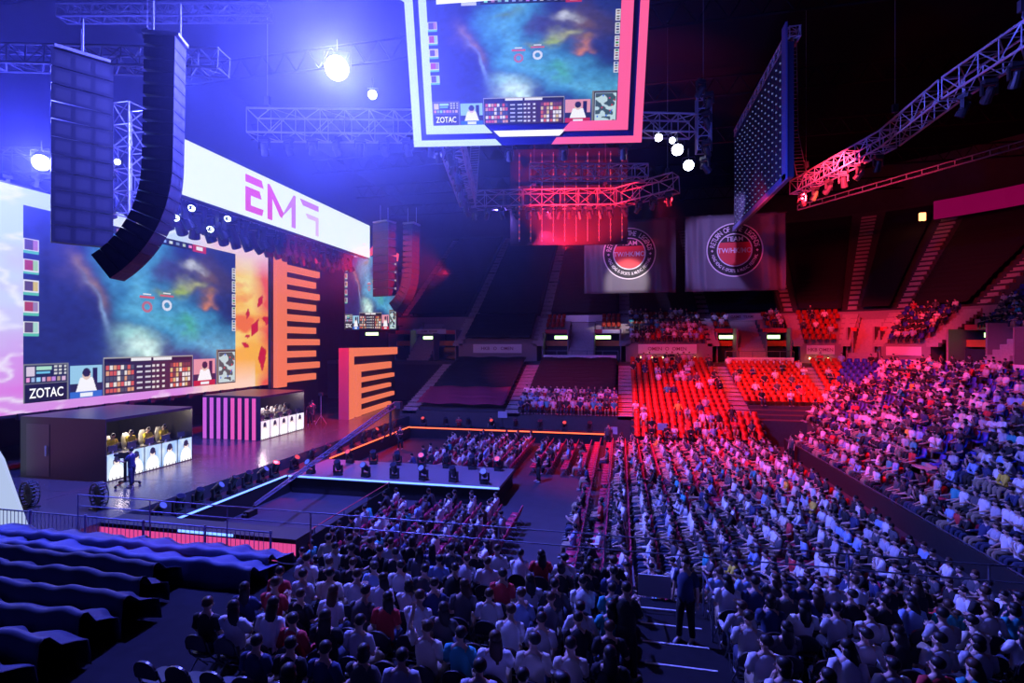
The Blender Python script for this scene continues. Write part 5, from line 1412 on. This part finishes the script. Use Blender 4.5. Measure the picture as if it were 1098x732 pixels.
spot('banner_lamp', (-4, 45, 20.6), (-2, 56, 17), (.4, .25, 1), 3000, 50, .2)
spot('banner_lamp', (8, 40, 20.4), (10, 56, 17.3), (.45, .3, 1), 9000, 36, .2)
spot('rig_red_lamp', (-4, 38, 15), (-3.5, 43, 20), RD, 26000, 80, .2)
spot('rig_red_lamp', (8, 36, 15), (13.5, 42, 20), RD, 3500, 50, .2)
spot('rig_blue_lamp', (10, 21, 15), (15.9, 21, 20), BL, 3000, 50, .2)
spot('rig_blue_lamp', (-14, 20, 15), (-14.5, 26, 20), LB, 700, 80, .2)
spot('rig_blue_lamp', (4.5, 24, 15), (4.5, 29.5, 20), BL, 1000, 60, .2)
spot('rig_blue_lamp', (6, 30, 15), (9.9, 36, 21), BL, 2500, 70, .2)
spot('array_red_lamp', (-12, 35, 13), (-18.2, 41.8, 14.5), RD, 26000, 42, .2)
spot('banner_row_red_lamp', (-22, 33, 12), (-26, 40, 16), RD, 4500, 75, .2)
spot('fence_magenta_lamp', (-12, 12.0, 6), (-13, 15, 1), PK, 100, 80, .2)
for x in (-27, -25): pass
point('booth_fill_lamp', (-25.3, 22, 4.0), (1, .8, .6), 130); point('booth_fill_lamp', (-25.3, 32.4, 4.0), (1, .75, .8), 110)  # fill points added inside the booths to brighten their interiors

# ------------------------------------------------------------------ haze over the stage
hm = bpy.data.materials.new('stage_haze'); hm.use_nodes = True; nt = hm.node_tree; nt.nodes.clear()
out = nt.nodes.new('ShaderNodeOutputMaterial'); vs_ = nt.nodes.new('ShaderNodeVolumeScatter'); vs_.inputs['Density'].default_value = .008; vs_.inputs['Anisotropy'].default_value = .2
vs_.inputs['Color'].default_value = (.62, .66, 1, 1)  # white haze tinted blue: some of the blue light is put into its colour
nt.links.new(vs_.outputs['Volume'], out.inputs['Volume'])
tc = nt.nodes.new('ShaderNodeTexCoord'); sx = nt.nodes.new('ShaderNodeSeparateXYZ'); nt.links.new(tc.outputs['Object'], sx.inputs[0])
def mr(sock, a, b, c, d):
    n = nt.nodes.new('ShaderNodeMapRange'); n.interpolation_type = 'SMOOTHSTEP'; nt.links.new(sock, n.inputs['Value']); n.inputs['From Min'].default_value = a; n.inputs['From Max'].default_value = b; n.inputs['To Min'].default_value = c; n.inputs['To Max'].default_value = d; return n.outputs[0]
mu = nt.nodes.new('ShaderNodeMath'); mu.operation = 'MULTIPLY'
nt.links.new(mr(sx.outputs['X'], -14, 6, .0095, 0), mu.inputs[0]); nt.links.new(mr(sx.outputs['Y'], 22, 46, 1, .3), mu.inputs[1])
mz = nt.nodes.new('ShaderNodeMath'); mz.operation = 'MULTIPLY'; nt.links.new(mu.outputs[0], mz.inputs[0]); nt.links.new(mr(sx.outputs['Z'], 9, 17, .12, 1), mz.inputs[1])
nt.links.new(mz.outputs[0], vs_.inputs['Density'])
o = MB().b2(-37.5, 6.2, 14, 54.8, 3, 32.5).build('stage_haze', hm); tag(o, 'thin haze, blue lit and tinted blue, hanging over the stage and the rig', 'haze', kind='stuff')
point('beam_lamp', (-12.0, 20.0, 20.0), (.11, .12, 1), 46000, .3)
point('beam_lamp', (-27.7, 19.6, 16.8), (.07, .08, 1), 14000, .3)
point('beam_lamp', (-11.7, 22.7, 20.1), (.12, .14, 1), 1500, .2)

w = bpy.data.worlds.new('world'); SC.world = w; w.use_nodes = True
w.node_tree.nodes['Background'].inputs[0].default_value = (.1, .1, .3, 1); w.node_tree.nodes['Background'].inputs[1].default_value = .006
SC.view_settings.view_transform = 'Standard'; SC.view_settings.look = 'None'; SC.view_settings.gamma = 1; SC.view_settings.exposure = 0; SC.view_settings.use_curve_mapping = False
SC.cycles.use_denoising = True; SC.cycles.max_bounces = 5; SC.cycles.diffuse_bounces = 2; SC.cycles.glossy_bounces = 3; SC.cycles.volume_bounces = 0; SC.cycles.transmission_bounces = 2; SC.cycles.sample_clamp_indirect = 4
